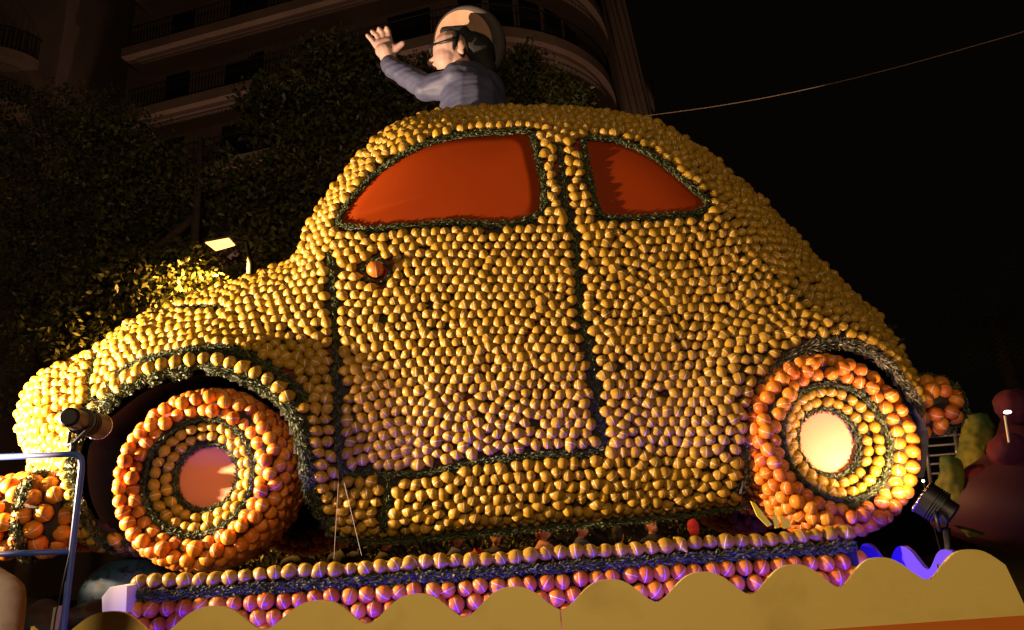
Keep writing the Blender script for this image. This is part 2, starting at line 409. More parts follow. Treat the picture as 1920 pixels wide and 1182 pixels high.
# distance grid
GS = .028
gx = np.arange(OX[:, 0].min()-.06, OX[:, 0].max()+.06, GS); gz = np.arange(OX[:, 1].min()-.06, OX[:, 1].max()+.06, GS)
GX, GZ = np.meshgrid(gx, gz, indexing='ij')
best = np.full(GX.shape, 1e9); rho = np.zeros(GX.shape); NX = np.zeros(GX.shape); NZ = np.zeros(GX.shape)
for i in range(len(OX)):
    a = OX[i]; b = OX[(i+1) % len(OX)]; dx, dz = b[0]-a[0], b[1]-a[1]; L2 = dx*dx+dz*dz+1e-12
    t = np.clip(((GX-a[0])*dx+(GZ-a[1])*dz)/L2, 0, 1); qx = a[0]+dx*t; qz = a[1]+dz*t; D = np.hypot(GX-qx, GZ-qz)
    mk = D < best; best[mk] = D[mk]; rho[mk] = (a[2]+(b[2]-a[2])*t)[mk]; NX[mk] = qx[mk]; NZ[mk] = qz[mk]
inside = in_poly(GX, GZ, OX[:, :2].tolist())
def blur(A, mask, k):
    for _ in range(k):
        num = np.zeros_like(A); den = np.zeros_like(A)
        for ax, s in ((0, 1), (0, -1), (1, 1), (1, -1), (0, 0)):
            num += np.roll(A*mask, s, ax); den += np.roll(mask.astype(float), s, ax)
        A = np.where(mask & (den > 0), num/np.maximum(den, 1e-9), A)
    return A
rho = blur(rho, np.ones_like(inside), 25)
q_ = np.clip(1-best/rho, 0, 1); HY = rho*(1-np.sqrt(np.clip(1-q_*q_, 0, 1)))
HY[~inside] = rho[~inside]
core = inside & (best > .05)
HY = np.where(core, blur(HY, core, 10), HY)
fc = np.array(at(375, 890, -.05))[[0, 2]]; rc = np.array(at(1560, 825, -.05))[[0, 2]]
for c_, amp in ((fc, .16), (rc, .06)):
    rr = np.hypot(GX-c_[0], GZ-c_[1]); HY -= amp*np.exp(-((rr-.60)/.20)**2)*np.clip(best/.25, 0, 1)
# arch openings, as seen on the flank
ARCH_F = [(231,1029),(187,994),(160,945),(150,896),(153,835),(180,795),(210,768),(266,728),(345,703),(409,697),(458,716),(512,745),(542,776),(561,822),(573,896),(590,955),(612,990),(600,1060),(400,1100),(250,1070)]
ARCH_R = [(1402,950),(1396,900),(1402,830),(1416,760),(1446,700),(1492,665),(1556,648),(1618,662),(1664,692),(1700,740),(1726,775),(1745,830),(1700,960),(1500,1010)]
PF = [tuple(np.array(at(u, v, -.1))[[0, 2]]) for u, v in ARCH_F]; PR = [tuple(np.array(at(u, v, -.05))[[0, 2]]) for u, v in ARCH_R]
PFs = [tuple(p) for p in smooth_path(PF, True, .05)]; PRs = [tuple(p) for p in smooth_path(PR, True, .05)]
arch = in_poly(GX, GZ, PFs) | in_poly(GX, GZ, PRs)
# door outline (pixels)
DOOR = [(622,474),(625,530),(629,600),(632,700),(633,800),(640,880),(700,887),(760,890),(820,882),(880,868),(950,860),(1020,853),(1127,843),(1120,780),(1115,720),(1105,660),(1090,590),(1083,520),(1078,440),(1063,400),(1055,330),(1047,272),(1000,240),(870,235),(740,280),(640,390)]
WPIX = [[(637,416),(670,366),(710,326),(760,292),(810,270),(870,257),(940,252),(992,254),(1008,300),(1018,350),(1016,396),(980,417),(920,424),(850,421),(760,428),(690,433),(650,428)],
        [(1094,266),(1130,264),(1170,272),(1220,295),(1260,325),(1295,355),(1325,385),(1306,402),(1260,407),(1200,412),(1150,412),(1122,402),(1108,350),(1099,305)]]
DP = [tuple(np.array(at(u, v, .01))[[0, 2]]) for u, v in DOOR]
door_in = in_poly(GX, GZ, DP)
Vx = np.where(inside, GX, NX); Vz = np.where(inside, GZ, NZ)
idx = -np.ones(GX.shape, int); FV = []; bodyF = []; doorF = []
def vid(i, j):
    if idx[i, j] < 0: idx[i, j] = len(FV); FV.append((Vx[i, j], HY[i, j], Vz[i, j]))
    return idx[i, j]
for i in range(len(gx)-1):
    for j in range(len(gz)-1):
        if not inside[i:i+2, j:j+2].any() or arch[i:i+2, j:j+2].all(): continue
        f = (vid(i, j), vid(i+1, j), vid(i+1, j+1), vid(i, j+1))
        (doorF if door_in[i:i+2, j:j+2].all() else bodyF).append(f)
FV = np.array(FV)
car = thing('citrus_car', 'giant rounded car covered in lemons with orange wheels and orange windows, on a fruit-covered base', 'parade float', (0, 0, 1.3))
def submesh(name, V, F, m, smooth=True, sol=0):
    us = sorted({i for f in F for i in f}); mp = {k: i for i, k in enumerate(us)}
    return mesh(name, [V[i] for i in us], [tuple(mp[i] for i in f) for f in F], m, smooth)
# body = flank + mirrored far flank + roof/bonnet strip
nb = len(FV); BV = list(map(tuple, FV))+[(x, WIDTH-y, z) for x, y, z in FV]
BF = bodyF+[tuple(i+nb for i in f[::-1]) for f in bodyF+doorF]
k0 = len(BV)
for x, z, r in OX: BV += [(x, r-.12, z), (x, WIDTH-r+.12, z)]
nO = len(OX)
for i in range(nO):
    mx_, mz_ = (OX[i][0]+OX[(i+1) % nO][0])/2, (OX[i][1]+OX[(i+1) % nO][1])/2
    if in_poly(mx_, mz_, PFs) or in_poly(mx_, mz_, PRs): continue
    j = (i+1) % nO; BF.append((k0+2*i, k0+2*j, k0+2*j+1, k0+2*i+1))
def _clear(f):
    c = sum((Vector(FV[i]) for i in f), Vector())/len(f); u, v = proj(c)
    return not any(in_poly(u, v, w_) for w_ in WPIX)
keepB = [f for f in bodyF if _clear(f)]; keepD = [f for f in doorF if _clear(f)]
BF = [f for f in BF if max(f) >= nb or _clear(f)]
body = put('body', submesh('body', BV, BF, M['body']), car)
door = put('door', submesh('door', list(map(tuple, FV)), keepD, M['body']), car)
flank = BVHTree.FromPolygons([tuple(v) for v in FV], bodyF+doorF)
def cast(u, v, ydef=0):
    d = ray(u, v).normalized(); h = flank.ray_cast(CAM, d)
    if h[0] is None:
        p = at(u, v, ydef); h = flank.find_nearest(p); return h[0], h[1] if h[1].y < 0 else -h[1]
    return h[0], (h[1] if h[1].y < 0 else -h[1])
# wheel housings
for nm, poly, dpth in (('wheel_arch', PFs, .95), ('wheel_arch', PRs, .85)):
    mb = MB(); cx_ = sum(p[0] for p in poly)/len(poly); cz_ = sum(p[1] for p in poly)/len(poly); n = len(poly)
    vs = [(x, -.03, z) for x, z in poly]+[(x, dpth, z) for x, z in poly]
    zmin = min(OX[:, 1].min()+.05, 9)
    fs = [(i, (i+1) % n, n+(i+1) % n, n+i) for i in range(n) if min(poly[i][1], poly[(i+1) % n][1]) > zmin+.02]
    top = [p for p in poly if p[1] > zmin]
    mb.add(vs, fs); mb.prism([(x, dpth, z) for x, z in top], (0, .02, 0))
    part(nm, mb, M['blueblack'], car)

def surf_path(px, closed=False, step=6):
    sp = smooth_path(px, closed, step)
    if closed: sp = sp+[sp[0]]
    out = [cast(p[0], p[1]) for p in sp]
    return [o[0] for o in out], [o[1] for o in out]
# garlands on the flank
G = {}
GARL = [ # name, parent key, path, closed, width
 ('arch_garland','body',[(238,1036),(187,998),(155,945),(146,896),(148,838),(172,795),(207,766),(266,724),(345,700),(409,693),(460,711),(514,740),(546,772),(565,822),(577,896),(592,955),(616,994)],False,.042),
 ('fender_garland','body',[(225,705),(241,694),(286,676),(345,664),(418,659),(468,674),(517,703),(556,733),(572,758)],False,.032),
 ('sill_garland','body',[(616,994),(650,1006),(700,1012),(745,1010),(850,1002),(1000,988),(1150,976),(1300,961),(1398,944)],False,.024),
 ('sill_garland','body',[(733,894),(728,925),(722,960),(716,1004)],False,.024),
 ('arch_garland','body',[(1398,944),(1396,900),(1402,830),(1416,760),(1446,700),(1492,662),(1556,645),(1618,658),(1664,690),(1700,738),(1722,772)],False,.042),
 ('headlight_garland','body',[(193,662),(178,690),(172,718),(178,752)],False,.018),
 ('bonnet_garland','body',[(285,594),(330,583),(400,581),(420,584)],False,.018),
 ('door_garland','door',[(622,474),(625,530),(629,600),(632,700),(633,800),(640,880),(700,887),(760,890),(820,882),(880,868),(950,860),(1020,853),(1127,843),(1120,780),(1115,720),(1105,660),(1090,590),(1083,520),(1078,440),(1063,400),(1055,330),(1048,275)],False,.023),
 ('window_garland','front_window',[(637,416),(670,366),(710,326),(760,292),(810,270),(870,257),(940,252),(992,254),(1008,300),(1018,350),(1016,396),(980,417),(920,424),(850,421),(760,428),(690,433),(650,428)],True,.029),
 ('window_garland','rear_window',[(1094,266),(1130,264),(1170,272),(1220,295),(1260,325),(1295,355),(1325,385),(1306,402),(1260,407),(1200,412),(1150,412),(1122,402),(1108,350),(1099,305)],True,.029),
 ('handle_garland','door_handle',[(707,489),(728,497),(734,511),(726,526),(707,532),(688,526),(680,511),(687,497)],True,.014),
]
def pane(name, px, inset_m):
    sp = smooth_path(px, True, 8); cx_ = sum(p[0] for p in sp)/len(sp); cy_ = sum(p[1] for p in sp)/len(sp)
    V = []; F = []; K = 6
    for k in range(K+1):
        for p in sp:
            s = 1-k/K; h, n = cast(cx_+(p[0]-cx_)*s, cy_+(p[1]-cy_)*s); V.append(Vector(h)+Vector(n)*.010)
    n = len(sp)
    for k in range(K):
        for i in range(n):
            a = (k*n+i, k*n+(i+1) % n, (k+1)*n+(i+1) % n, (k+1)*n+i); F.append(a)
    nb_ = len(V); V += [v+Vector((0, .03, 0)) for v in V[:n]]
    F += [(i, nb_+i, nb_+(i+1) % n, (i+1) % n) for i in range(n)]
    # even out the sheet
    for _ in range(4):
        W = [v.copy() for v in V]
        for k in range(1, K):
            for i in range(n): W[k*n+i].y = (V[(k-1)*n+i].y+V[(k+1)*n+i].y+V[k*n+(i+1) % n].y+V[k*n+i-1].y)/4
        V = W
    bm_ = mesh(name, V, F, M['orangeboard'], True); b = bmesh.new(); b.from_mesh(bm_); bmesh.ops.remove_doubles(b, verts=b.verts, dist=.0005); bmesh.ops.recalc_face_normals(b, faces=b.faces); b.to_mesh(bm_); b.free()
    return put('window', bm_, car)
W1 = pane('window', GARL[8][2], .02); W2 = pane('window', GARL[9][2], .02)
W1['label'] = 'long orange front side window'; W2['label'] = 'smaller orange rear side window'
hp, hn = cast(707, 510)
v_, f_, b_, t_ = FR['orange'][3]; handle = put('door_handle', mesh('door_handle', v_*1.12+np.array(hp+hn*.05), f_, M['orange'], True, {'band': b_, 'tone': t_*0+.4}), car)
PAR = {'body': body, 'door': door, 'front_window': W1, 'rear_window': W2, 'door_handle': handle}
fixed = []; gar_px = []
for nm, pk, px, cl, wd in GARL:
    if nm == 'sill_garland' and len(px) > 5:
        P = [at(p[0], p[1], .20) for p in smooth_path(px, False, 6)]; N = [Vector((0, -.75, -.65))]*len(P)
    else: P, N = surf_path(px, cl)
    if pk in ('door', 'front_window', 'rear_window'): wd *= .86
    garland(nm if nm != 'window_garland' else 'garland', P, PAR[pk], wd, int(1500*wd/.03), N, lm='litleaf' if px[0] == (1398,944) else 'leaf')
    acc = 0
    for i in range(1, len(P)):
        acc += (P[i]-P[i-1]).length
        if acc > .02:
            acc = 0; t = (P[i]-P[i-1]).normalized(); s_ = t.cross(N[i]).normalized()
            for q in (-.55, .55): fixed.append(P[i]+s_*wd*q)
# windows and arches keep fruit off
def dense_poly_px(px): return [tuple(p) for p in smooth_path(px, True, 10)]
WP = [dense_poly_px(GARL[8][2]), dense_poly_px(GARL[9][2]), dense_poly_px(GARL[10][2])]
def dist_line(x, z, poly):
    return min(math.hypot(x-p[0], z-p[1]) for p in poly)
FXK = KDTree(len(fixed))
for i, p in enumerate(fixed): FXK.insert(p, i)
FXK.balance()
def fruit_ok(p):
    u, v = proj(p)
    for w_ in WP:
        if in_poly(u, v, w_): return False
    if in_poly(p.x, p.z, PFs) or in_poly(p.x, p.z, PRs): return False
    return FXK.find(p)[2] > .024
LEM = Fruits('lemon'); ORA = Fruits('orange')
# one row of large lemons round the front arch
rowp, rown = surf_path([(185,758),(215,735),(246,711),(282,698),(320,687),(394,677),(453,692),(512,722),(546,758)], False, 4)
acc = 0
big = []
for i in range(1, len(rowp)):
    acc += (rowp[i]-rowp[i-1]).length
    if acc > .073:
        acc = 0; t = (rowp[i]-rowp[i-1]).normalized(); big.append(rowp[i])
        LEM.add(rowp[i], rown[i], body, 1.10, spin=math.pi/2+random.gauss(0, .25), tang=t, off=.03)
rows = []
zz = gz[0]; k = 0
while zz < gz[-1]:
    xx = gx[0]+.034*(k % 2)
    while xx < gx[-1]:
        x_ = xx+random.gauss(0, .0115); z_ = zz+random.gauss(0, .0095)+.04*math.sin(xx*1.7+zz)
        i = int(round((x_-gx[0])/GS)); j = int(round((z_-gz[0])/GS))
        if 0 <= i < len(gx) and 0 <= j < len(gz) and inside[i, j] and best[i, j] > .10:
            h = flank.ray_cast(Vector((x_, -3, z_)), Vector((0, 1, 0)))
            if h[0] is not None and FXK.find(h[0])[2] > .030: rows.append(tuple(h[0]))
        xx += .0685
    zz += .0592; k += 1
packed = pack(FV, bodyF+doorF, .0655, fruit_ok, fixed+big, iters=7, fill=1.3, start=np.array(rows), dart=.74)
for p, n in packed:
    if big and min((p-b).length for b in big) < .05: continue
    if n.y > 0: n = -n
    par = door if in_poly(p.x, p.z, DP) else body
    LEM.add(p, n, par, random.uniform(.88, 1.07), tang=Vector((1, 0, .05)), off=.022)

# ---- wheels
PROF = [(.190, .055), (.215, .035), (.26, -.005), (.31, -.045), (.345, -.08), (.375, -.115), (.42, -.125), (.455, -.08), (.475, .0), (.475, .10), (.475, .25), (.455, .36), (.40, .42), (.10, .42)]
def wheel(cx, cz, y0, s, ry=1.0, name='wheel', label=None, near=True, yaw=0):
    n = 56; V = []; F = []; rot = Matrix.Rotation(yaw, 3, 'Z')
    o = Vector((cx, y0, cz))
    tf = lambda a, r, y: o+rot@Vector((math.cos(a)*r*s, y*s, math.sin(a)*r*s*ry))
    for r, y in PROF:
        for k in range(n): V.append(tf(2*math.pi*k/n, r, y))
    for i in range(len(PROF)-1):
        for k in range(n): F.append((i*n+k, (i+1)*n+k, (i+1)*n+(k+1) % n, i*n+(k+1) % n))
    wp = put(name, None, car); wp.location = o-world_loc(car)
    wob = put('tyre', mesh('tyre', V, F, M['body'], True), car)
    # the wheel itself is the parent mesh: tyre with its fruit and disc as sub-parts
    bpy.data.objects.remove(wp); wob.name = 'wheel'
    if label: wob['label'] = label
    if near:
        disc = MB(); pts = [tf(2*math.pi*k/40, .200, .040) for k in range(40)]; disc.prism(pts, rot@Vector((0, .02, 0)))
        put('hub_disc', disc.mesh('hub_disc', M['hub']), wob)
        for r, y, wd, nm in ((.208, .025, .026, 'hub_garland'), (.338, -.080, .018, 'tyre_garland')):
            P = [tf(2*math.pi*k/48, r, y) for k in range(49)]
            inn = [rot@Vector((-math.cos(2*math.pi*k/48)*.5, -.8, -math.sin(2*math.pi*k/48)*.5)) for k in range(49)]
            garland(nm, P, wob, wd*s, int(1500*wd/.03), inn)
        # two rings of lemons in the dish
        for r, y, m_ in ((.246, .0, 22), (.298, -.040, 27)):
            for k in range(m_):
                a = 2*math.pi*(k+.5*(r > .3)+random.uniform(-.12, .12))/m_
                nn = rot@Vector((-math.cos(a)*.65, -.75, -math.sin(a)*.65))
                LEM.add(tf(a, r, y), nn, wob, .93*s, spin=random.gauss(0, .4), tang=rot@Vector((-math.sin(a), 0, math.cos(a))), off=.015)
    i0 = 4 if near else 0
    Fo = F[i0*n:(12)*n]
    fx = [tf(2*math.pi*k/90, .338, -.080) for k in range(90)] if near else []
    for p, nn in pack(V, Fo, .075*s, None, fx, iters=12, seed=int(cx*10)+50, fill=1.3, fr=.045, dart=.72):
        c2 = Vector((p.x-cx, 0, p.z-cz)); 
        rad = (p-o); 
        if nn.dot(Vector((p.x-cx, (p.y-y0-.12)*1.3, p.z-cz))) < 0: nn = -nn
        ORA.add(p, nn, wob, .89*s, spin=random.uniform(0, 3.1), off=.02)
    return wob
c1 = at(371, 892, -.10); wheel(c1.x, c1.z, -.0, .97, 1.03, label='front wheel with an orange fruit tyre and dull orange hub')
c2 = at(1568, 826, -.10); wheel(c2.x, c2.z, -.0, .955, 1.06, label='rear wheel with a brightly lit hub', yaw=R(4))
wheel(c1.x+.05, c1.z-.02, 1.75, .97, 1.0, near=False, label='far front wheel in the shade')
wheel(c2.x-.0, c2.z-.05, 1.75, .955, 1.0, near=False, label='far rear wheel in the shade')

# ---- bumpers: thick curved bars of oranges wrapping nose and tail
def bumper(pts, rad, label, gar):
    mb = MB(); P = smooth_path([tuple(p) for p in pts], False, .05); rs = rad
    mb.tube([Vector(p) for p in P], rs, 16); me = mb.mesh('bumper', M['body'], True); b = put('bumper', me, car, label=label)
    V = [tuple(v) for v in mb.v]; 
    for p, nn in pack(V, mb.f, .088, None, [], iters=12, seed=9):
        c = min(P, key=lambda q: (Vector(q)-p).length); d = p-Vector(c)
        nn = nn if nn.dot(d) > 0 else -nn
        ORA.add(p, nn, b, 1.02, spin=random.uniform(0, 3), off=.02)
    for g in gar:
        k = min(range(1, len(P)-1), key=lambda i: abs(i/len(P)-g)); c = Vector(P[k]); t = (Vector(P[k+1])-Vector(P[k-1])).normalized(); a = t.orthogonal().normalized(); bb = t.cross(a)
        pts_ = [c+(a*math.cos(q*math.pi/12)+bb*math.sin(q*math.pi/12))*(rad+.035) for q in range(25)]
        nn = [(x-c).normalized() for x in pts_]
        garland('bumper_garland', pts_, b, .035, 1600, nn)
bl = at(100, 965, .05); bumper([bl+Vector((.10, -.02, 0)), bl+Vector((-.16, -.06, 0)), bl+Vector((-.42, .25, .02)), bl+Vector((-.50, .9, .02)), bl+Vector((-.42, 1.7, 0)), bl+Vector((-.1, 2.1, 0))], .185, 'front bumper of oranges', (.06,))
br = at(1742, 755, .35); bumper([br+Vector((-.22, .0, -.06)), br+Vector((-.02, .0, -.02)), br+Vector((.12, .25, 0)), br+Vector((.15, .8, 0)), br+Vector((.1, 1.5, 0))], .135, 'rear bumper of oranges', (.17,))
# chrome chips added as glints on the tail
tl = MB()
for (u, v) in ((1668,612),(1680,622),(1686,640),(1676,648),(1692,660),(1696,668),(1702,680),(1664,626)):
    p, n_l = cast(u-6, v+3, .3); p = p+n_l*.075; tl.box(p, (.045, .012, .016), Matrix.Rotation(R(-28), 3, 'Y'))
part('tail_glints', tl, M['chrome'], car)

# ================================================================== fruit-covered base under the car
YB = -.42
def zt(u, v, Y=YB): return at(u, v, Y).z
L0 = at(240, 1092, YB); L1 = at(1608, 1010, YB)
zB = (L0.z+L1.z)/2; xa, xb = L0.x, L1.x
base = thing('fruit_base', 'long low platform edged with lemons above rows of oranges, under the car', 'platform', ((xa+xb)/2, 0, 0))
mb = MB(); mb.box(((xa+xb)/2, YB+.04+.9, (zB-.04)/2), (xb-xa, 1.8, zB-.04)); part('plinth', mb, M['dark'], base)
PL = Fruits('lemon'); PO = Fruits('orange')
x = xa+.05
while x < xb-.02:
    PL.add((x, YB+.02, zB+.006+.006*math.sin(x*9)), (0, -.6, .8), base, random.uniform(1.0, 1.15), spin=random.gauss(0, .5), off=.004); x += .0765
for row in range(1, 3):
    x = xa+.05+.04*row
    while x < xb-.05:
        PL.add((x, YB+.01+.08*row, zB-.012), (0, -.1, 1), base, .95, off=.005); x += .082
zr = zB-.118
for row in range(5):
    x = xa+.05+.041*(row % 2)
    while x < xb-.03:
        PO.add((x+random.uniform(-.008, .008), YB+.02, zr-.073*row+random.uniform(-.006, .006)), (0, -1, 0), base, .89, spin=random.gauss(0, .3), off=.02); x += .0825
# right end of the base
for row in range(5):
    for k in range(4): PO.add((xb, YB+.08+.09*k, zr-.077*row), (1, 0, 0), base, .93, spin=0, off=.02)
gp = [(xa+.02+(xb-xa-.04)*k/120, YB-.0, zB-.058+.005*math.sin(k*.7)) for k in range(121)]
garland('garland', gp, base, .026, 1900, [(0, -1, .2)]*121, lift=.012)
PL.build(300); PO.build(300)
e0 = at(190, 1100, YB-.02)
# white chamfered end board
we = [at(191, 1120, YB-.1), at(206, 1101, YB-.1), at(238, 1099, YB-.1), at(236, 1150, YB-.1), at(192, 1150, YB-.1)]
mb = MB(); mb.prism(we, (0, .25, 0)); put('end_board', mb.mesh('end_board', M['white']), base)
LEM.build(300); ORA.build(300)

# ================================================================== scalloped boards round the float
YS = -1.12
s0 = at(1135, 1088, YS); s1 = at(1045, 1138, YS); zc = s0.z; amp = zc-s1.z+.012
pitch_ = (at(1640, 1046, YS).x-at(620, 1128, YS).x)/6; xr = at(1886, 1062, YS).x
x_l = at(60, 1160, YS).x
CREST = [(5,1158),(205,1147),(397,1137),(597,1126),(780,1114),(960,1101),(1140,1087),(1315,1073),(1487,1059),(1645,1046),(1815,1031),(1985,1017)]
CP = [(at(u, v, YS).x, at(u, v, YS).z) for u, v in CREST]
def front_edge(x):
    for (xa_, za_), (xb_, zb_) in zip(CP, CP[1:]):
        if xa_ <= x <= xb_:
            t = (x-xa_)/(xb_-xa_); a = 1-abs(2*t-1); s_ = a**1.4; return za_+(zb_-za_)*t-amp*(3*s_**2-2*s_**3)
    return CP[0][1]
def scallop(z0, x, c):
    if c == s0.x: return front_edge(x)
    ph = ((x-c)/pitch_+.5) % 1-.5; a = abs(ph)*2
    s_ = a**1.35; return z0-amp*(3*s_**2-2*s_**3)
def zcrest(x): return zc+(x-s0.x)*.0
board = thing('scalloped_board', 'long yellow board with a wavy top edge and an orange lower band along the float', 'board', (0, YS, 0))
top = []; x = x_l
while x < xr: top.append((x, zc)); x += .02
top = [(x, scallop(zcrest(x), x, s0.x)) for x, _ in top]+[(xr, scallop(zcrest(xr), xr, s0.x))]
ZO = at(1750, 1166, YS).z
xj = at(1050, 1140, YS).x
for a_, b_ in ((x_l, xj-.002), (xj+.002, xr)):
    tp = [(x, z) for x, z in top if a_ <= x <= b_]; tp = [(a_, scallop(zc, a_, s0.x))]+tp+[(b_, scallop(zc, b_, s0.x))]
    mb = MB(); mb.prism([(x, YS, z) for x, z in tp]+[(b_+(.04 if b_ == xr else 0), YS, ZO), (a_, YS, ZO)], (0, .018, 0)); put('panel', mb.mesh('panel', M['yellowpaint']), board)
mb = MB(); mb.box(((x_l+xr)/2+.02, YS+.009, (ZO+.1)/2), (xr-x_l+.04, .022, ZO-.1)); put('orange_band', mb.mesh('orange_band', M['orangepaint']), board)
for u, v in ((1212,1170),(1382,1155),(1543,1138),(1700,1122),(1845,1108),(1458,1137)):
    p = at(u, v, YS); mb = MB(); mb.tube([p+Vector((0, .004, 0)), p+Vector((0, -.0015, 0))], .0085, 14); put('bolt', mb.mesh('bolt', M['yellowpaint']), board)
# return board on the right, running back
mb = MB(); sp_ = []
y = YS+.02
while y < .35: sp_.append((xr-.02, y, scallop(zc+.0, y, YS-.05))); y += .02
mb.prism(sp_+[(xr-.02, .35, .5), (xr-.02, YS+.02, .5)], (-.018, 0, 0))
thing('scalloped_board', 'wavy-topped end board glowing blue at the rear corner of the float', 'board', (0, 0, 0), me=mb.mesh('end_board', M['bluelitboard']))
# LED strip housings
mb = MB(); mb.box((-.1, -.9, 1.0), (4.2, .06, .04)); thing('led_strip', 'blue light strip hidden behind the yellow wavy board', 'light strip', me=mb.mesh('led_strip', M['blueglow']))

# folded ribbon leaf by the rear wheel
mb = MB()
for pl in ([(1408,940),(1416,944),(1448,984),(1440,988),(1420,968)], [(1448,968),(1456,966),(1462,990),(1454,991)], [(1466,968),(1480,975),(1482,990),(1468,991)]):
    mb.prism([at(u, v, -.50) for u, v in pl], (0, .012, 0))
thing('folded_ribbon', 'yellow folded ribbon standing on the lemon edge before the rear wheel', 'ribbon', me=mb.mesh('folded_ribbon', M['yellowleaf']))
# nylon lines
for pts_, lab in (([(636,880,-.06),(626,1048,-.4)], 'thin clear line from sill to lemon edge, the left of a pair'),
                  ([(640,884,-.06),(678,1042,-.4)], 'thin clear line slanting from sill to lemon edge, the right of a pair')):
    mb = MB(); mb.tube([at(*p) for p in pts_], .0009, 5); thing('nylon_line', lab, 'line', group='clear lines holding the sill', me=mb.mesh('nylon_line', M['nylon']))

# ================================================================== waving puppet on the roof
YP = .88
fig = thing('waving_puppet', 'large papier-mache man with a hat and glasses waving from the car roof', 'puppet', at(880, 215, YP))
A = lambda u, v, dy=0: at(u, v, YP+dy)
mb = MB()
mb.ball(A(846, 96, .02), .165, (1, 1, 1.08))                      # skull / face
mb.ball(A(838, 112, -.0), .12); mb.ball(A(826, 106, .10), .062); mb.ball(A(836, 118, .0), .085)
mb.capsule(A(824, 108, .12), A(808, 119, .16), .042, .036)        # nose
mb.capsule(A(828, 122, .06), A(818, 124, .10), .05, .04)          # mouth and chin
mb.ball(A(824, 82, .06), .05)                                      # brow
mb.capsule(A(856, 110, 0), A(868, 135, .02), .095, .10)           # neck
ear = A(866, 84, -.16); mb.ball(ear, .052, (.7, .35, 1.0)); mb.capsule(ear+Vector((-.02, .02, -.04)), ear+Vector((0, .02, -.06)), .025, .02)
# hand: palm, four fingers and a thumb
pc = A(722, 90, +0.25)
mb.capsule(A(733, 122, +0.28), A(724, 98, +0.25), .068, .082); mb.capsule(A(716, 96, +0.25), A(736, 92, +0.25), .062, .056); mb.capsule(A(712, 84, +0.25), A(728, 80, +0.25), .05, .05)
for (u0, v0, u1, v1, u2, v2, r_) in ((706, 88, 696, 74, 689, 67, .023), (713, 80, 706, 66, 698, 60, .025), (721, 77, 716, 60, 711, 55, .026), (731, 77, 728, 58, 725, 53, .025)):
    mb.capsule(A(u0, v0, +0.25), A(u1, v1, +0.23), r_*1.15, r_); mb.capsule(A(u1, v1, +0.23), A(u2, v2, +0.20), r_, r_*.9)
mb.capsule(A(734, 102, +0.25), A(745, 90, +0.22), .040, .032); mb.capsule(A(745, 90, +0.22), A(755, 82, +0.20), .032, .026)
me = remeshed(mb, 'body', M['skin'], .009, 3); put('body', me, fig)
# ear hollow and eye
mb = MB(); mb.ball(ear+Vector((.0, -.016, .0)), .022, (.7, .25, 1.1)); put('ear_hollow', mb.mesh('ear_hollow', M['face2'], True), fig)
# jacket: torso, shoulder, upper arm, sleeve
mb = MB()
mb.capsule(A(886, 290, .05), A(885, 190, .05), .30, .27); mb.capsule(A(868, 162, .0), A(908, 172, .15), .19, .19); mb.capsule(A(858, 148, -.05), A(886, 150, .1), .145, .16)
mb.capsule(A(852, 158, -.02), A(800, 165, .08), .135, .108); mb.capsule(A(800, 165, .08), A(734, 126, .24), .118, .086); mb.capsule(A(740, 132, .24), A(731, 123, .26), .093, .091)
mb.capsule(A(905, 178, .1), A(915, 240, .12), .2, .22)
me = remeshed(mb, 'jacket', M['jacket'], .012, 4)
for v in me.vertices:
    q = v.co; v.co += v.normal*(.010*noise.noise(q*9)+.006*noise.noise(Vector((q.x*4, q.y*4, q.z*26))))
put('jacket', me, fig)
# hair
mb = MB(); mb.ball(A(896, 98, .08), .155, (1, 1, 1.05)); mb.capsule(A(888, 90, .05), A(914, 130, .10), .14, .085); mb.ball(A(868, 72, .03), .085); mb.capsule(A(868, 62, -.05), A(834, 60, -.04), .065, .045); mb.capsule(A(855, 66, -.12), A(851, 92, -.145), .035, .016);
put('hair', remeshed(mb, 'hair', M['hair'], .012, 3), fig)
# glasses: arm and frame rim
mb = MB(); mb.tube([A(857, 73, -.17), A(832, 79, -.15), A(806, 86, -.02)], [.011, .011, .011], 8); mb.tube([A(806, 86, .0)+Vector((.0, .05+.05*math.cos(k*math.pi/6), .05*math.sin(k*math.pi/6))) for k in range(13)], .007, 6)
put('glasses', mb.mesh('glasses', M['black'], True), fig)
# hat: brim seen from below, crown behind
hc = A(870, 82, .22); nb_ = Vector((-.42, -.78, -.46)).normalized()
ax = (A(940, 110, .2)-A(815, 60, .2)).normalized(); ax = (ax-nb_*ax.dot(nb_)).normalized(); ax2 = nb_.cross(ax)
ra, rb = .305, .285
def ring(r1, off, n=48, sh=0): return [hc+ax*sh+ax*math.cos(2*math.pi*k/n)*ra*r1+ax2*math.sin(2*math.pi*k/n)*rb*r1+nb_*off for k in range(n)]
def ringmesh(rs):
    V = []; F = []; n = 48
    for r_s in rs: V += ring(r_s[0], r_s[1], n, r_s[2] if len(r_s) > 2 else 0)
    for i in range(len(rs)-1):
        for k in range(n): F.append((i*n+k, i*n+(k+1) % n, (i+1)*n+(k+1) % n, (i+1)*n+k))
    mb = MB(); mb.add(V, F); return mb
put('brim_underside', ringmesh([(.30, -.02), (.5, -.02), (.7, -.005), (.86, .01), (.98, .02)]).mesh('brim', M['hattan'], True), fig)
put('hat', ringmesh([(.98, .021), (1.02, .028, .006), (1.10, .03, .03), (1.17, .01, .05), (1.18, -.04, .055), (1.10, -.07, .06), (.85, -.09, .05), (.66, -.10, .03), (.64, -.2, .04), (.60, -.33, .06), (.4, -.38, .02), (.02, -.39, .02)]).mesh('hat', M['hatdark'], True), fig)  # dark ring shifted right, also standing for the brim's shaded side

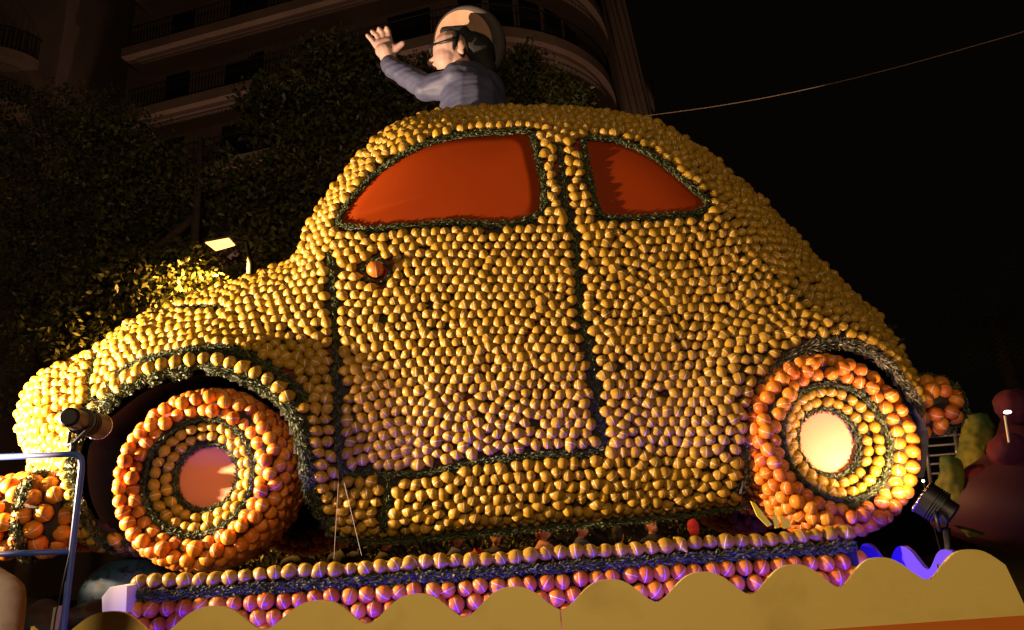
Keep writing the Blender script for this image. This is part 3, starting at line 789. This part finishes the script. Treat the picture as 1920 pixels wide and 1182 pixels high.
# ================================================================== blue rail and projector, front left
YF = -1.0
fence = thing('steel_barrier', 'blue painted steel barrier in the lower corner before the front bumper', 'barrier', at(120, 1180, YF))
c_ = at(150, 852, YF)
tr = [at(-60, 860, YF), at(130, 852, YF), at(144, 853, YF), at(152, 862, YF), at(153, 880, YF), at(118, 1184, YF)]
foot = tr[-1].copy(); foot.z = 0; foot.x = tr[-1].x-.06
mb = MB(); mb.tube([at(-60, 860, YF)]+[Vector(p) for p in smooth_path([tuple(q) for q in tr[1:5]], False, .01)]+[tr[-1], foot], .0135, 10)
put('frame', mb.mesh('frame', M['bluesteel'], True), fence)
mb = MB(); mb.tube([at(-60, 1042, YF), at(134, 1034, YF)], .012, 10); put('rail', mb.mesh('rail', M['bluesteel'], True), fence)
mb = MB(); mb.tube([at(137, 1010, YF), at(105, 1150, YF-.05), at(100, 1184, YF-.05)], .003, 6); thing('cable', 'thin dark cable hanging beside the blue barrier post', 'cable', me=mb.mesh('cable', M['black']))
def projector(name, label, rear, lens, r, knobs, glow, stand, yoke=True):
    rear = Vector(rear); lens = Vector(lens); t = (lens-rear).normalized(); a = t.orthogonal().normalized(); b = t.cross(a); L = (lens-rear).length
    o = thing(name, label, 'spotlight', stand[-1])
    mb = MB(); mb.tube([rear, rear+t*L*.03, rear+t*L*.35, rear+t*L*.36, rear+t*L*.62, rear+t*L*.63, lens-t*.012, lens], [r*.55, r*.72, r*.75, r*.86, r*.88, r*.97, r*1.0, r*1.02], 20, True)
    for k in range(4): 
        q = rear+t*L*(.4+.08*k); mb.tube([q, q+t*.006], r*1.0, 20)
    put('housing', mb.mesh('housing', M['black'], 'auto'), o)
    mb = MB(); mb.tube([lens+t*.001, lens+t*.004], r*.86, 20); put('lens', mb.mesh('lens', M['projglow']), o)
    mb = MB()
    for k in range(20):
        an = 2*math.pi*k/20; q = lens+(a*math.cos(an)+b*math.sin(an))*r*.98; an2 = 2*math.pi*(k+1)/20; q2 = lens+(a*math.cos(an2)+b*math.sin(an2))*r*.98
        mb.tube([q, q2], .006, 5)
    put('rim', mb.mesh('rim', M['chrome'], True), o)
    mb = MB(); mid = rear+t*L*.45
    mb.tube([mid+a*r*1.05, mid+a*r*1.1-Vector((0, 0, r)), Vector(stand[0]), mid-a*r*1.1-Vector((0, 0, r)), mid-a*r*1.05], .008, 6)
    mb.tube(stand, [.016]*len(stand), 8); put('yoke', mb.mesh('yoke', M['black'], True), o)
    return o
projector('projector', 'black spotlight clamped above the blue barrier, pointing at the front wheel arch', at(128, 782, -1.04), at(184, 800, -.72), .062, 0, 0, [at(140, 830, YF+.02), at(136, 851, YF+.02)])
projector('projector', 'black spotlight on a bent stand shining up at the rear wheel', at(1788, 968, -.86), at(1730, 932, -.80), .078, 0, 0, [at(1775, 990, -.72), at(1778, 1030, -.72), at(1764, 1060, -.72), Vector((at(1764, 1060, -.72).x, -.72, 0))])
# speckled blue block and dark heap beneath the nose
sb = MB(); q0 = at(215, 1075, .1)
sb.ball(q0+Vector((-.05, .25, -.14)), .30, (.95, .8, .75)); sb.ball(q0+Vector((.22, .3, -.14)), .26, (1, .8, .8)); sb.box(q0+Vector((.05, .3, -.5)), (.5, .4, .6))
thing('speckled_rock', 'blue speckled rounded rock under the front bumper', 'rock', me=remeshed(sb, 'speckled_rock', M['speckle'], .02, 6))
hb = MB(); q0 = at(100, 1165, -.3)
for k in range(26): hb.ball(q0+Vector((random.uniform(-.6, .25), random.uniform(0, .4), random.uniform(-.7, .06))), random.uniform(.08, .17), (1, 1, random.uniform(.5, 1)))
tm = remeshed(hb, 'dark_tarpaulin', mat('black_sheet', (.003, .003, .0035), .7), .02, 2)
for v in tm.vertices: v.co += v.normal*(.05*noise.noise(v.co*7)+.02*abs(noise.noise(v.co*19)))
thing('dark_tarpaulin', 'crumpled black tarpaulin heaped behind the blue barrier', 'tarpaulin', me=tm)
mb = MB(); mb.prism([at(100, 1140, -.95), at(112, 1136, -.95), at(104, 1182, -.95), at(94, 1182, -.95)], (0, .02, 0)); thing('violet_bracket', 'small violet-lit bracket at the foot of the blue barrier post', 'bracket', me=mb.mesh('violet_bracket', M['steel']))

# ================================================================== people
def person(name, label, X, Y, H, coat, hair, face, group=None, turn=0, lean=0, glasses=False, redhat=False, armup=False):
    o = thing('person', label, 'person', (X, Y, 0), group); s = H/1.75; o.rotation_euler.z = turn
    V = lambda x, y, z: Vector((x, y, z))*s
    mb = MB(); mb.ball(V(0, 0, 1.64), .098*s, (.82, .95, 1.15)); mb.ball(V(0, -.035, 1.59), .072*s, (.85, 1, 1)); mb.capsule(V(0, -.095, 1.635), V(0, -.115, 1.60), .011*s, .016*s)
    mb.capsule(V(0, .01, 1.55), V(0, .02, 1.42), .052*s, .06*s)
    for q in (-1, 1): mb.ball(V(q*.082, .01, 1.63), .022*s, (.5, .8, 1.3))
    mb.ball(V(0, -.098, 1.565), .02*s, (1.3, .6, .5))
    me = remeshed(mb, 'body', face, .011, 2)
    def ch(nm, me_):
        c = bpy.data.objects.new(nm, me_); C.objects.link(c); c.parent = o; return c
    ch('body', me)
    mb = MB(); mb.capsule(V(0, .01, 1.0), V(0, 0, 1.36), .17*s, .15*s); mb.capsule(V(-.14, 0, 1.39), V(.14, 0, 1.39), .085*s, .085*s); mb.capsule(V(0, .02, 1.46), V(0, .02, 1.44), .08*s, .09*s)
    for q in (-1, 1): mb.capsule(V(q*.19, 0, 1.38), V(q*.25, .02, 1.12), .075*s, .055*s); mb.capsule(V(q*.25, .02, 1.12), V(q*.25, -.02, .92), .055*s, .045*s)
    for q in (-1, 1):
        hb_ = MB(); hb_.capsule(V(q*.25, -.02, .90), V(q*.25, -.05, .82), .035*s, .03*s, 8); ch('hand', hb_.mesh('hand', face, True))
    ch('coat', remeshed(mb, 'coat', coat, .018, 2))
    mb = MB()
    for q in (-1, 1): mb.capsule(V(q*.09, 0, .95), V(q*.1, 0, .5), .1*s, .07*s); mb.capsule(V(q*.1, 0, .5), V(q*.1, .02, .09), .07*s, .045*s); mb.capsule(V(q*.1, .03, .05), V(q*.1, -.12, .04), .045*s, .04*s)
    ch('trousers', remeshed(mb, 'trousers', M['cloth_dark'], .02, 2))
    mb = MB(); mb.ball(V(0, .025, 1.675), .104*s, (.88, .95, 1.0)); mb.ball(V(0, .055, 1.61), .085*s, (.95, .8, 1.1))
    ch('hair', remeshed(mb, 'hair', hair, .012, 2))
    mb = MB()
    for q in (-1, 1): mb.ball(V(q*.032, -.092, 1.645), .010*s, n=8)
    ch('eyes', mb.mesh('eyes', M['black'], True))
    if glasses:
        mb = MB()
        for q in (-1, 1): mb.tube([V(q*.034+.024*math.cos(k*math.pi/6), -.107, 1.645+.018*math.sin(k*math.pi/6)) for k in range(13)], .003*s, 5); mb.tube([V(q*.058, -.105, 1.65), V(q*.085, .0, 1.65)], .003*s, 5)
        ch('glasses', mb.mesh('glasses', M['black']))
    return o
PPL = [(560, 1020, 5.0, 'cloth_dark', 'hairbrown', 'face2', .8, 'spectator with brown hair in shadow just right of the front wheel', {}),
 (645, 1012, 5.4, 'cloth_dark', 'hairred', 'face', -.3, 'auburn-haired spectator in a dark coat seen between the clear lines', {}),
 (722, 1016, 5.0, 'cloth_dark', 'hair', 'face', 1.3, 'black-haired spectator in profile under the front end of the door sill', {}),
 (855, 1010, 5.2, 'cloth_blue', 'hairbrown', 'face2', 1.2, 'spectator in a navy coat turned sideways below the door sill', {}),
 (895, 1014, 4.6, 'cloth_red', 'hair', 'face2', 3.0, 'spectator in a red coat with the back turned under the car', {}),
 (930, 1007, 5.0, 'cloth_dark', 'hairbrown', 'face', .2, 'spectator wearing dark-rimmed glasses seen under the car', {'glasses': True}),
 (1018, 998, 5.0, 'cloth_pink', 'hairred', 'face', 1.1, 'auburn-haired spectator in a pink coat looking aside under the car', {}),
 (1088, 993, 5.0, 'cloth_blue', 'hair', 'face', 1.2, 'dark-haired spectator in a navy coat with open collar under the car', {}),
 (1160, 1004, 4.7, 'cloth_grey', 'hair', 'face2', 2.6, 'spectator in a grey coat with the back turned under the car', {}),
 (1222, 986, 5.4, 'cloth_dark', 'hairbrown', 'face', .5, 'spectator in a dark coat glimpsed beneath the flank behind the door', {}),
 (1300, 992, 4.7, 'cloth_red', 'cloth_red', 'face2', 3.0, 'spectator in a bright red hood beneath the flank before the rear wheel', {})]
for u, v, Y, co, ha, fa, tn, lab, kw in PPL:
    p = at(u, v, Y); person('person', lab, p.x, Y, (p.z)/1.63*1.75, M[co], M[ha], M[fa], 'spectators seen under the car', tn, **kw)
# spectator in the bottom corner, back turned
p = at(-98, 925, -2.35)
person('person', 'spectator in a pale jacket cut off by the lower corner, before the blue barrier', p.x-.03, -2.35, p.z/1.62*1.75, M['cloth_pale'], M['hair'], M['face'], None, 2.9)

# dark foliage screen added behind the spectators to hide the lit wall
hg = []
for k in range(29):
    x = -5.5+k*.3; g_ = random.uniform
    hg.append(((x, 7.2+g_(-.2, .2), g_(.5, .9)), .5, 1)); hg.append(((x, 7.2+g_(-.2, .2), g_(1.4, 1.9)), .45, 1))
HB = MB(); HB.box((-1.2, 7.4, 1.0), (8.4, .5, 2.0))
def make_foliage_screen():
    h_ = thing('foliage_screen', 'dark foliage screen added behind the spectators, seen under the car', 'foliage_screen', (1, 7.2, 0))
    lc = leaf_cloud(hg, 26000, .08, 9); lc.name = 'foliage'; put('foliage', lc, h_); put('dark_core', HB.mesh('dark_core', M['dark']), h_)

# ================================================================== carnival figure, stands and lamps on the right
cf = thing('carnival_figure', 'dim magenta and purple carnival figure at the edge behind the rear bumper', 'figure', at(1900, 1000, 2.2))
mb = MB(); mb.ball(at(1900, 760, 2.2), .17, (1, 1, 1)); mb.ball(at(1895, 850, 2.2), .19, (1.1, .8, 1)); 
def rough(me, a, f):
    for v in me.vertices: v.co += v.normal*(a*noise.noise(v.co*f)+a*.5*noise.noise(v.co*f*3))
    return me
put('head', rough(remeshed(mb, 'head', M['magenta'], .025, 5), .03, 5), cf)
mb = MB(); mb.prism([at(1835, 890, 2.2), at(1905, 860, 2.2), at(1900, 950, 2.2), at(1840, 965, 2.2)], (0, .25, 0)); mb.ball(at(1865, 910, 2.3), .22, (1.3, .7, 1)); put('sleeve', rough(remeshed(mb, 'sleeve', M['magenta'], .025, 6), .03, 5), cf)
mb = MB(); mb.tube([at(1925, 770, 2.4), at(1925, 860, 2.4), at(1905, 940, 2.4), at(1895, 1020, 2.4)], [.18, .30, .55, .62], 24); put('skirt', mb.mesh('skirt', M['purple'], True), cf)
gf = thing('carnival_figure', 'yellow-green frilled carnival costume shape between the rear bumper and the magenta figure', 'figure', at(1830, 990, 2.6))
mb = MB(); mb.tube([at(1832, 780, 2.6), at(1838, 830, 2.6), at(1830, 880, 2.6), at(1845, 930, 2.6), at(1850, 990, 2.6)], [.10, .17, .20, .26, .22], 20)
for k in range(9): mb.ball(at(1850+5*math.sin(k*2), 795+k*14, 2.55), .055)
put('collar', rough(remeshed(mb, 'collar', M['green'], .02, 3), .035, 6), gf)
mb = MB(); mb.tube([at(1782, 860, 2.4), at(1785, 905, 2.4), at(1805, 955, 2.4), at(1840, 995, 2.4)], [.08, .13, .17, .12], 18); put('frill', rough(remeshed(mb, 'frill', M['green'], .02, 3), .035, 6), gf)
gs = thing('metal_barrier', 'pale metal barrier frame beneath the rear bumper', 'barrier', at(1760, 900, 4.5))
for pl in ([(1732,812),(1745,905)], [(1845,805),(1850,890)], [(1790,806),(1800,895)]):
    mb = MB(); mb.tube([at(u, v, 4.5) for u, v in pl], .022, 8); put('post', mb.mesh('post', M['steel'], True), gs)
for v in (815, 832, 850, 866, 884):
    mb = MB(); mb.tube([at(1735+(v-815)*.14, v+5, 4.5), at(1900, v-7, 4.5)], .014, 8); put('rail', mb.mesh('rail', M['steel'], True), gs)
for u, v, r_, lab in ((1728, 892, .012, 'small white lamp, upper of a close pair over the rear spotlight'), (1731, 902, .014, 'small white lamp, lower of a close pair over the rear spotlight')):
    mb = MB(); mb.ball(at(u, v, 3.0), r_, n=10); mb.tube([at(u+2, v, 3.05), Vector((at(u+2, v, 3.05).x, 3.05, 0))], .008, 6)
    o = thing('small_lamp', lab, 'lamp', at(u, v, 3.0), 'pair of small white lamps'); b_ = MB(); b_.ball(at(u, v, 3.0), r_, n=10); put('bulb', b_.mesh('bulb', M['bulb'], True), o)
    b_ = MB(); b_.tube([at(u+1, v+2, 3.05), Vector((at(u+2, v, 3.05).x, 3.05, 0))], .008, 6); put('stem', b_.mesh('stem', M['black']), o)
o = thing('lamp_post', 'thin pale post with a small lamp before the magenta figure', 'lamp', at(1895, 830, 1.9)); b_ = MB(); b_.ball(at(1889, 773, 1.9), .02, (1.8, 1, .8), n=10); put('bulb', b_.mesh('bulb', M['bulb'], True), o)
b_ = MB(); b_.tube([at(1884, 780, 1.9), at(1892, 830, 1.9)], .010, 8); put('stem', b_.mesh('stem', M['steel']), o)

# ================================================================== street lamp
YL = 5.6
sl = thing('street_lamp', 'lit flat-headed street lamp glowing orange before the trees', 'street lamp', Vector((at(440, 500, YL).x, YL, 0)))
hp_ = [at(385, 456, YL+.0), at(428, 448, YL-.16), at(440, 461, YL+.02), at(405, 471, YL+.2)]
nrm_ = (hp_[1]-hp_[0]).cross(hp_[3]-hp_[0]).normalized()
if nrm_.z < 0: nrm_ = -nrm_
mb = MB(); mb.prism(hp_, nrm_*.012); put('lens', mb.mesh('lens', M['lampglow']), sl)
cx_ = sum(hp_, Vector())/4; mb = MB(); mb.prism([cx_+(p-cx_)*1.06+nrm_*.014 for p in hp_], nrm_*.045); put('lamp_head', mb.mesh('lamp_head', M['steel']), sl)
top_ = at(448, 452, YL+.2); mb = MB(); mb.tube([hp_[1]*.5+hp_[2]*.5+nrm_*.03, top_+Vector((.12, 0, -.02)), Vector((top_.x+.2, YL+.2, top_.z-.4)), Vector((top_.x+.2, YL+.2, 0))], [.03, .03, .05, .07], 10); put('post', mb.mesh('post', M['rail'], True), sl)

# ================================================================== overhead cable
mb = MB(); ca, cb = at(1180, 221, 9), at(1960, 48, 4.0); mb.tube([ca.lerp(cb, k/20)-Vector((0, 0, .22*math.sin(math.pi*k/20))) for k in range(21)], [.007]*21, 6)
thing('overhead_cable', 'thin cable crossing the night sky beyond the car roof', 'cable', me=mb.mesh('overhead_cable', M['wire']))

# ================================================================== trees
def leaf_cloud(blobs, n, size, seed):
    g = random.Random(seed); V = []; F = []; T = []
    vol = [b[1]**2 for b in blobs]; tot = sum(vol)
    for (c, r, sq), vv in zip(blobs, vol):
        nc = int(n*vv/tot/14)
        for _ in range(nc):
            d = Vector((g.gauss(0, 1), g.gauss(0, 1), g.gauss(0, 1))).normalized(); rr = r*(g.random()**.35)
            cc = Vector(c)+Vector((d.x*rr, d.y*rr, d.z*rr*sq)); tw = Vector((g.gauss(0, 1), g.gauss(0, 1), g.gauss(-.3, .8))).normalized(); tone = g.random()
            for _ in range(14):
                p = cc+tw*g.uniform(-.22, .22)+Vector((g.gauss(0, .07), g.gauss(0, .07), g.gauss(0, .07)))
                a = (tw*.6+Vector((g.gauss(0, .8), g.gauss(0, .8), g.gauss(-.4, .7)))).normalized(); b = a.cross(Vector((g.gauss(0, 1), g.gauss(0, 1), g.gauss(0, 1)))).normalized()
                l = size*g.uniform(.6, 1.2); w_ = l*.24; k = len(V)
                V += [p-a*l*.5, p-a*l*.05+b*w_, p+a*l*.5, p-a*l*.05-b*w_]; F += [(k, k+1, k+2, k+3)]; tv = min(1, max(0, tone*.6+g.random()*.4)); T += [tv]*4
    return mesh('crown', V, F, M['foliage'], False, {'tone': T})
def tree(label, u, Y, blobs_px, n, size, seed, tr=.16):
    x = at(u, 900, Y).x; o = thing('tree', label, 'tree', (x, Y, 0), 'trees before the apartment building')
    bl = [(at(a, b, Y+dy), r, sq) for a, b, dy, r, sq in blobs_px]
    put('crown', leaf_cloud(bl, n, size, seed), o)
    g = random.Random(seed); ztop = max(b[0].z for b in bl); mb = MB(); pts_ = [Vector((x+g.uniform(-.1, .1)*k, Y, ztop*k/6)) for k in range(7)]
    mb.tube(pts_, [tr*(1-.12*k) for k in range(7)], 10)
    for c, r, sq in bl:
        s_ = pts_[3].lerp(pts_[5], g.random()); mb.tube([s_, s_.lerp(c, .5)+Vector((0, 0, .2)), c+Vector((0, 0, r*.4))], [tr*.45, tr*.28, tr*.08], 7)
    put('trunk', mb.mesh('trunk', M['bark'], True), o)
make_foliage_screen()
tree('dark tree, leftmost, filling the corner before the apartment building', 60, 8.0, [(20,260,0,1.3,1),(120,330,.3,1.5,1),(30,480,0,1.6,1),(160,500,.4,1.4,1),(60,640,0,1.5,1),(170,230,.3,1.0,.8)], 26000, .10, 1)
tree('tree lit orange by the street lamp over the bonnet', 300, 6.3, [(250,530,-.2,.75,.8),(340,520,-.1,.75,.7),(385,510,0,.45,.8),(200,560,0,.8,.9),(300,400,.6,1.1,1),(400,360,.8,1.0,1),(480,460,.5,.75,.8),(230,320,.9,1.2,1),(345,620,0,.8,.8),(150,620,0,.8,.9)], 24000, .12, 2)
tree('tall leafy tree behind the windscreen and the waving arm', 640, 7.0, [(620,150,0,.95,.9),(560,230,.2,1.0,1),(690,180,.2,.95,1),(600,330,0,1.1,1),(520,380,.1,.9,1),(700,120,.3,.6,.8),(760,190,.2,.8,.8),(530,450,0,.8,.8),(500,210,.4,.7,1),(800,150,.3,.5,1)], 24000, .13, 3)
tree('rounded tree behind the roof to the right of the puppet', 1010, 8.5, [(985,150,0,.62,1),(1030,180,.1,.62,.8),(975,115,0,.35,1),(1075,200,.1,.5,.7),(940,180,0,.6,.9)], 8000, .13, 4)
# palm, dim on the right
pm = thing('palm_tree', 'dim palm tree standing in the dark above the magenta figure', 'palm', (at(1860, 560, 14).x, 14, 0))
top_ = at(1860, 590, 14); mb = MB(); mb.tube([Vector((top_.x, 14, top_.z*k/5)) for k in range(6)], [.26, .22, .2, .19, .18, .2], 12); put('trunk', mb.mesh('trunk', M['bark'], True), pm)
for k in range(26):
    a = k*2.4; el = random.uniform(-.3, 1.0); P_ = []; d = Vector((math.cos(a)*math.cos(el), math.sin(a)*math.cos(el), math.sin(el))); c = top_.copy(); V = []; F = []; dd = d.copy()
    for q in range(16):
        c = c+dd*.17; dd = (dd+Vector((0, 0, -.075))).normalized(); sd = dd.cross(Vector((0, 0, 1))).normalized()
        for s_ in (-1, 1):
            n = len(V); l = .55*math.sin(math.pi*(q+1.5)/18); V += [c, c+dd*.05, c+sd*s_*l+dd*.3-Vector((0, 0, .25))*l]; F.append((n, n+1, n+2))
    put('frond', mesh('frond', V, F, M['foliage'], False, {'tone': [.4]*len(V)}), pm)

# ================================================================== apartment building
D = 18.0     # y of the nearest point of the rounded end (22 m from the camera)
bl_ = thing('apartment_building', 'dark apartment building with rounded end and iron-railed balconies behind the trees', 'building', (0, 26, 0))
ccx, ccy, RB = -.6, 20.6, 4.3
dirL = Vector((-.970, .243)); nL = Vector((-.243, -.970))       # left wing direction and outward normal
P0 = Vector((ccx, ccy))+nL*RB                                     # tangent point
a0 = math.atan2(nL.y, nL.x)
def edge_path(off, a1=R(0), wing=14.5, n=20):
    """plan curve of the facade moved out by off: left wing, then the rounded end"""
    r = RB+off; out = [Vector((ccx, ccy))+nL*r+dirL*wing*(1-k/8) for k in range(8)]
    out += [Vector((ccx+r*math.cos(a0+(a1-a0)*k/n), ccy+r*math.sin(a0+(a1-a0)*k/n))) for k in range(n+1)]
    return out
def wall_strip(path, z0, z1, th=.0, close_back=None):
    mb = MB(); V = []; F = []; n = len(path)
    for p in path: V += [(p.x, p.y, z0), (p.x, p.y, z1)]
    for i in range(n-1): F.append((2*i, 2*i+2, 2*i+3, 2*i+1))
    mb.add(V, F); return mb
def slab(pathA, pathB, z0, z1):
    mb = MB(); n = len(pathA); V = []; F = []
    for a, b in zip(pathA, pathB): V += [(a.x, a.y, z0), (a.x, a.y, z1), (b.x, b.y, z0), (b.x, b.y, z1)]
    for i in range(n-1):
        k = 4*i; F += [(k, k+4, k+5, k+1), (k+1, k+5, k+7, k+3), (k+2, k+3, k+7, k+6), (k, k+2, k+6, k+4)]
    F += [(0, 1, 3, 2), (4*n-4, 4*n-2, 4*n-1, 4*n-3)]
    mb.add(V, F); return mb
ZF = [8.6, 11.7, 14.8, 17.9, 21.0, 24.1]
wallp = edge_path(0, R(10), 14.5); back = [p+Vector((2, 9)) for p in wallp]
part('wall', slab(wallp, [p+Vector((1.5, 8)) if i < 8 else Vector((ccx, ccy+1.0)) for i, p in enumerate(wallp)], 0, 28), M['stucco2'], bl_)
for z in ZF:
    out_ = edge_path(1.25, R(8), 13.2 if z < 20 else 13.6); inn_ = edge_path(-.05, R(8), 13.2 if z < 20 else 13.6)
    part('balcony', slab(out_, inn_, z-.42, z), M['stucco'], bl_)
    slab_o = bl_.children[-1]
    o2 = edge_path(1.17, R(8), 13.0 if z < 20 else 13.4)
    # moulding under the slab edge
    part('cornice', slab(edge_path(1.0, R(8), 13.0), edge_path(0.02, R(8), 13.0), z-.60, z-.425), M['stucco2'], bl_)
    # railing: bars and two rails
    mb = MB(); L = 0; P3 = [Vector((p.x, p.y, z)) for p in o2]
    for i in range(len(P3)-1):
        a, b = P3[i], P3[i+1]; m_ = max(1, int((b-a).length/.14))
        for k in range(m_):
            q = a.lerp(b, k/m_); mb.box(q+Vector((0, 0, .50)), (.022, .022, .96))
    mb.tube([p+Vector((0, 0, 1.0)) for p in P3], .03, 6); mb.tube([p+Vector((0, 0, .12)) for p in P3], .02, 5)
    part('railing', mb, M['rail'], bl_)
# tall glazed openings and shutters on each floor
for z in ZF[:-1]:
    for s_, w_, kind in ((1.5, 1.9, 0), (5.2, 1.5, 0), (8.6, 1.9, 0), (11.8, 1.3, 0)):
        c = Vector((ccx, ccy))+nL*(RB+.03)+dirL*s_; rot = Matrix.Rotation(math.atan2(dirL.y, dirL.x), 3, 'Z')
        mb = MB(); mb.box((c.x, c.y, z+1.2), (w_, .05, 2.3), rot); f_ = part('window', mb, M['stucco'], bl_)
        mb = MB(); mb.box((c.x+nL.x*.03, c.y+nL.y*.03, z+1.2), (w_-.16, .03, 2.14), rot); put('pane', mb.mesh('pane', M['glass']), f_)
    for k in range(6):
        an = a0+R(12)+k*R(15); c = Vector((ccx+(RB+.03)*math.cos(an), ccy+(RB+.03)*math.sin(an))); rot = Matrix.Rotation(an+math.pi/2, 3, 'Z')
        mb = MB(); mb.box((c.x, c.y, z+1.22), (1.0, .05, 2.45), rot); f_ = part('window', mb, M['stucco'], bl_)
        c2_ = Vector((ccx+(RB+.07)*math.cos(an), ccy+(RB+.07)*math.sin(an))); mb = MB(); mb.box((c2_.x, c2_.y, z+1.22), (.90, .03, 2.35), rot); put('pane', mb.mesh('pane', M['glass']), f_)
# tall piers and raked ribs behind the rounded end
for (u0, v0, u1, v1, w_, mm, dy) in ((1105,-20,1168,225,1.0,'stucco2',0),(1128,-20,1190,225,.22,'stucco',-.3),(1147,-20,1203,225,.5,'stucco2',.2),(1150,-20,1192,150,.18,'stucco',-.2)):
    a, b = at(u0, v0, 22+dy), at(u1, v1, 22+dy); d = (b-a).normalized(); e = b+d*3; mb = MB()
    mb.prism([a, a+Vector((w_, 0, 0)), e+Vector((w_, 0, 0)), e], (0, 2.0, 0)); part('pier', mb, M[mm], bl_)
mb = MB(); q = at(1185, 186, 23.2); mb.tube([Vector((q.x, 23.2, q.z-1.0)), Vector((q.x, 23.2, q.z+.55))], [.95, 1.05], 28); part('oriel', mb, M['stucco'], bl_, True)
# fringe of an awning on the left wing
aw = MB(); pa = at(420, 118, 18.6); pb = at(665, 40, 17.6)
for k in range(34):
    c = pa.lerp(pb, k/33); aw.box(c, (.16, .02, .30))
part('awning_fringe', aw, M['stucco2'], bl_)
# second building at the far left
b2 = thing('apartment_building', 'darker apartment block with a rounded balcony at the upper left edge', 'building', (-16, 20, 0))
lx = at(118, 60, 19).x
mb = MB(); mb.box((lx-5, 23, 14), (10, 8, 28)); part('wall', mb, M['stucco2'], b2)
for zz in (at(40, 78, 17.8).z, at(20, 158, 17.8).z-.4):
    pth = [Vector((lx-4+3.2*math.cos(k*math.pi/16+math.pi), 19.0+1.5*math.sin(k*math.pi/16+math.pi))) for k in range(17)]
    inn_ = [Vector((p.x, 19.2)) for p in pth]
    part('balcony', slab(pth, inn_, zz-.4, zz), M['stucco'], b2)
    mb = MB()
    for i in range(16):
        for k in range(3): q = pth[i].lerp(pth[i+1], k/3); mb.box((q.x, q.y, zz+.5), (.025, .025, 1.0))
    mb.tube([Vector((p.x, p.y, zz+1.0)) for p in pth], .03, 5); part('railing', mb, M['rail'], b2)
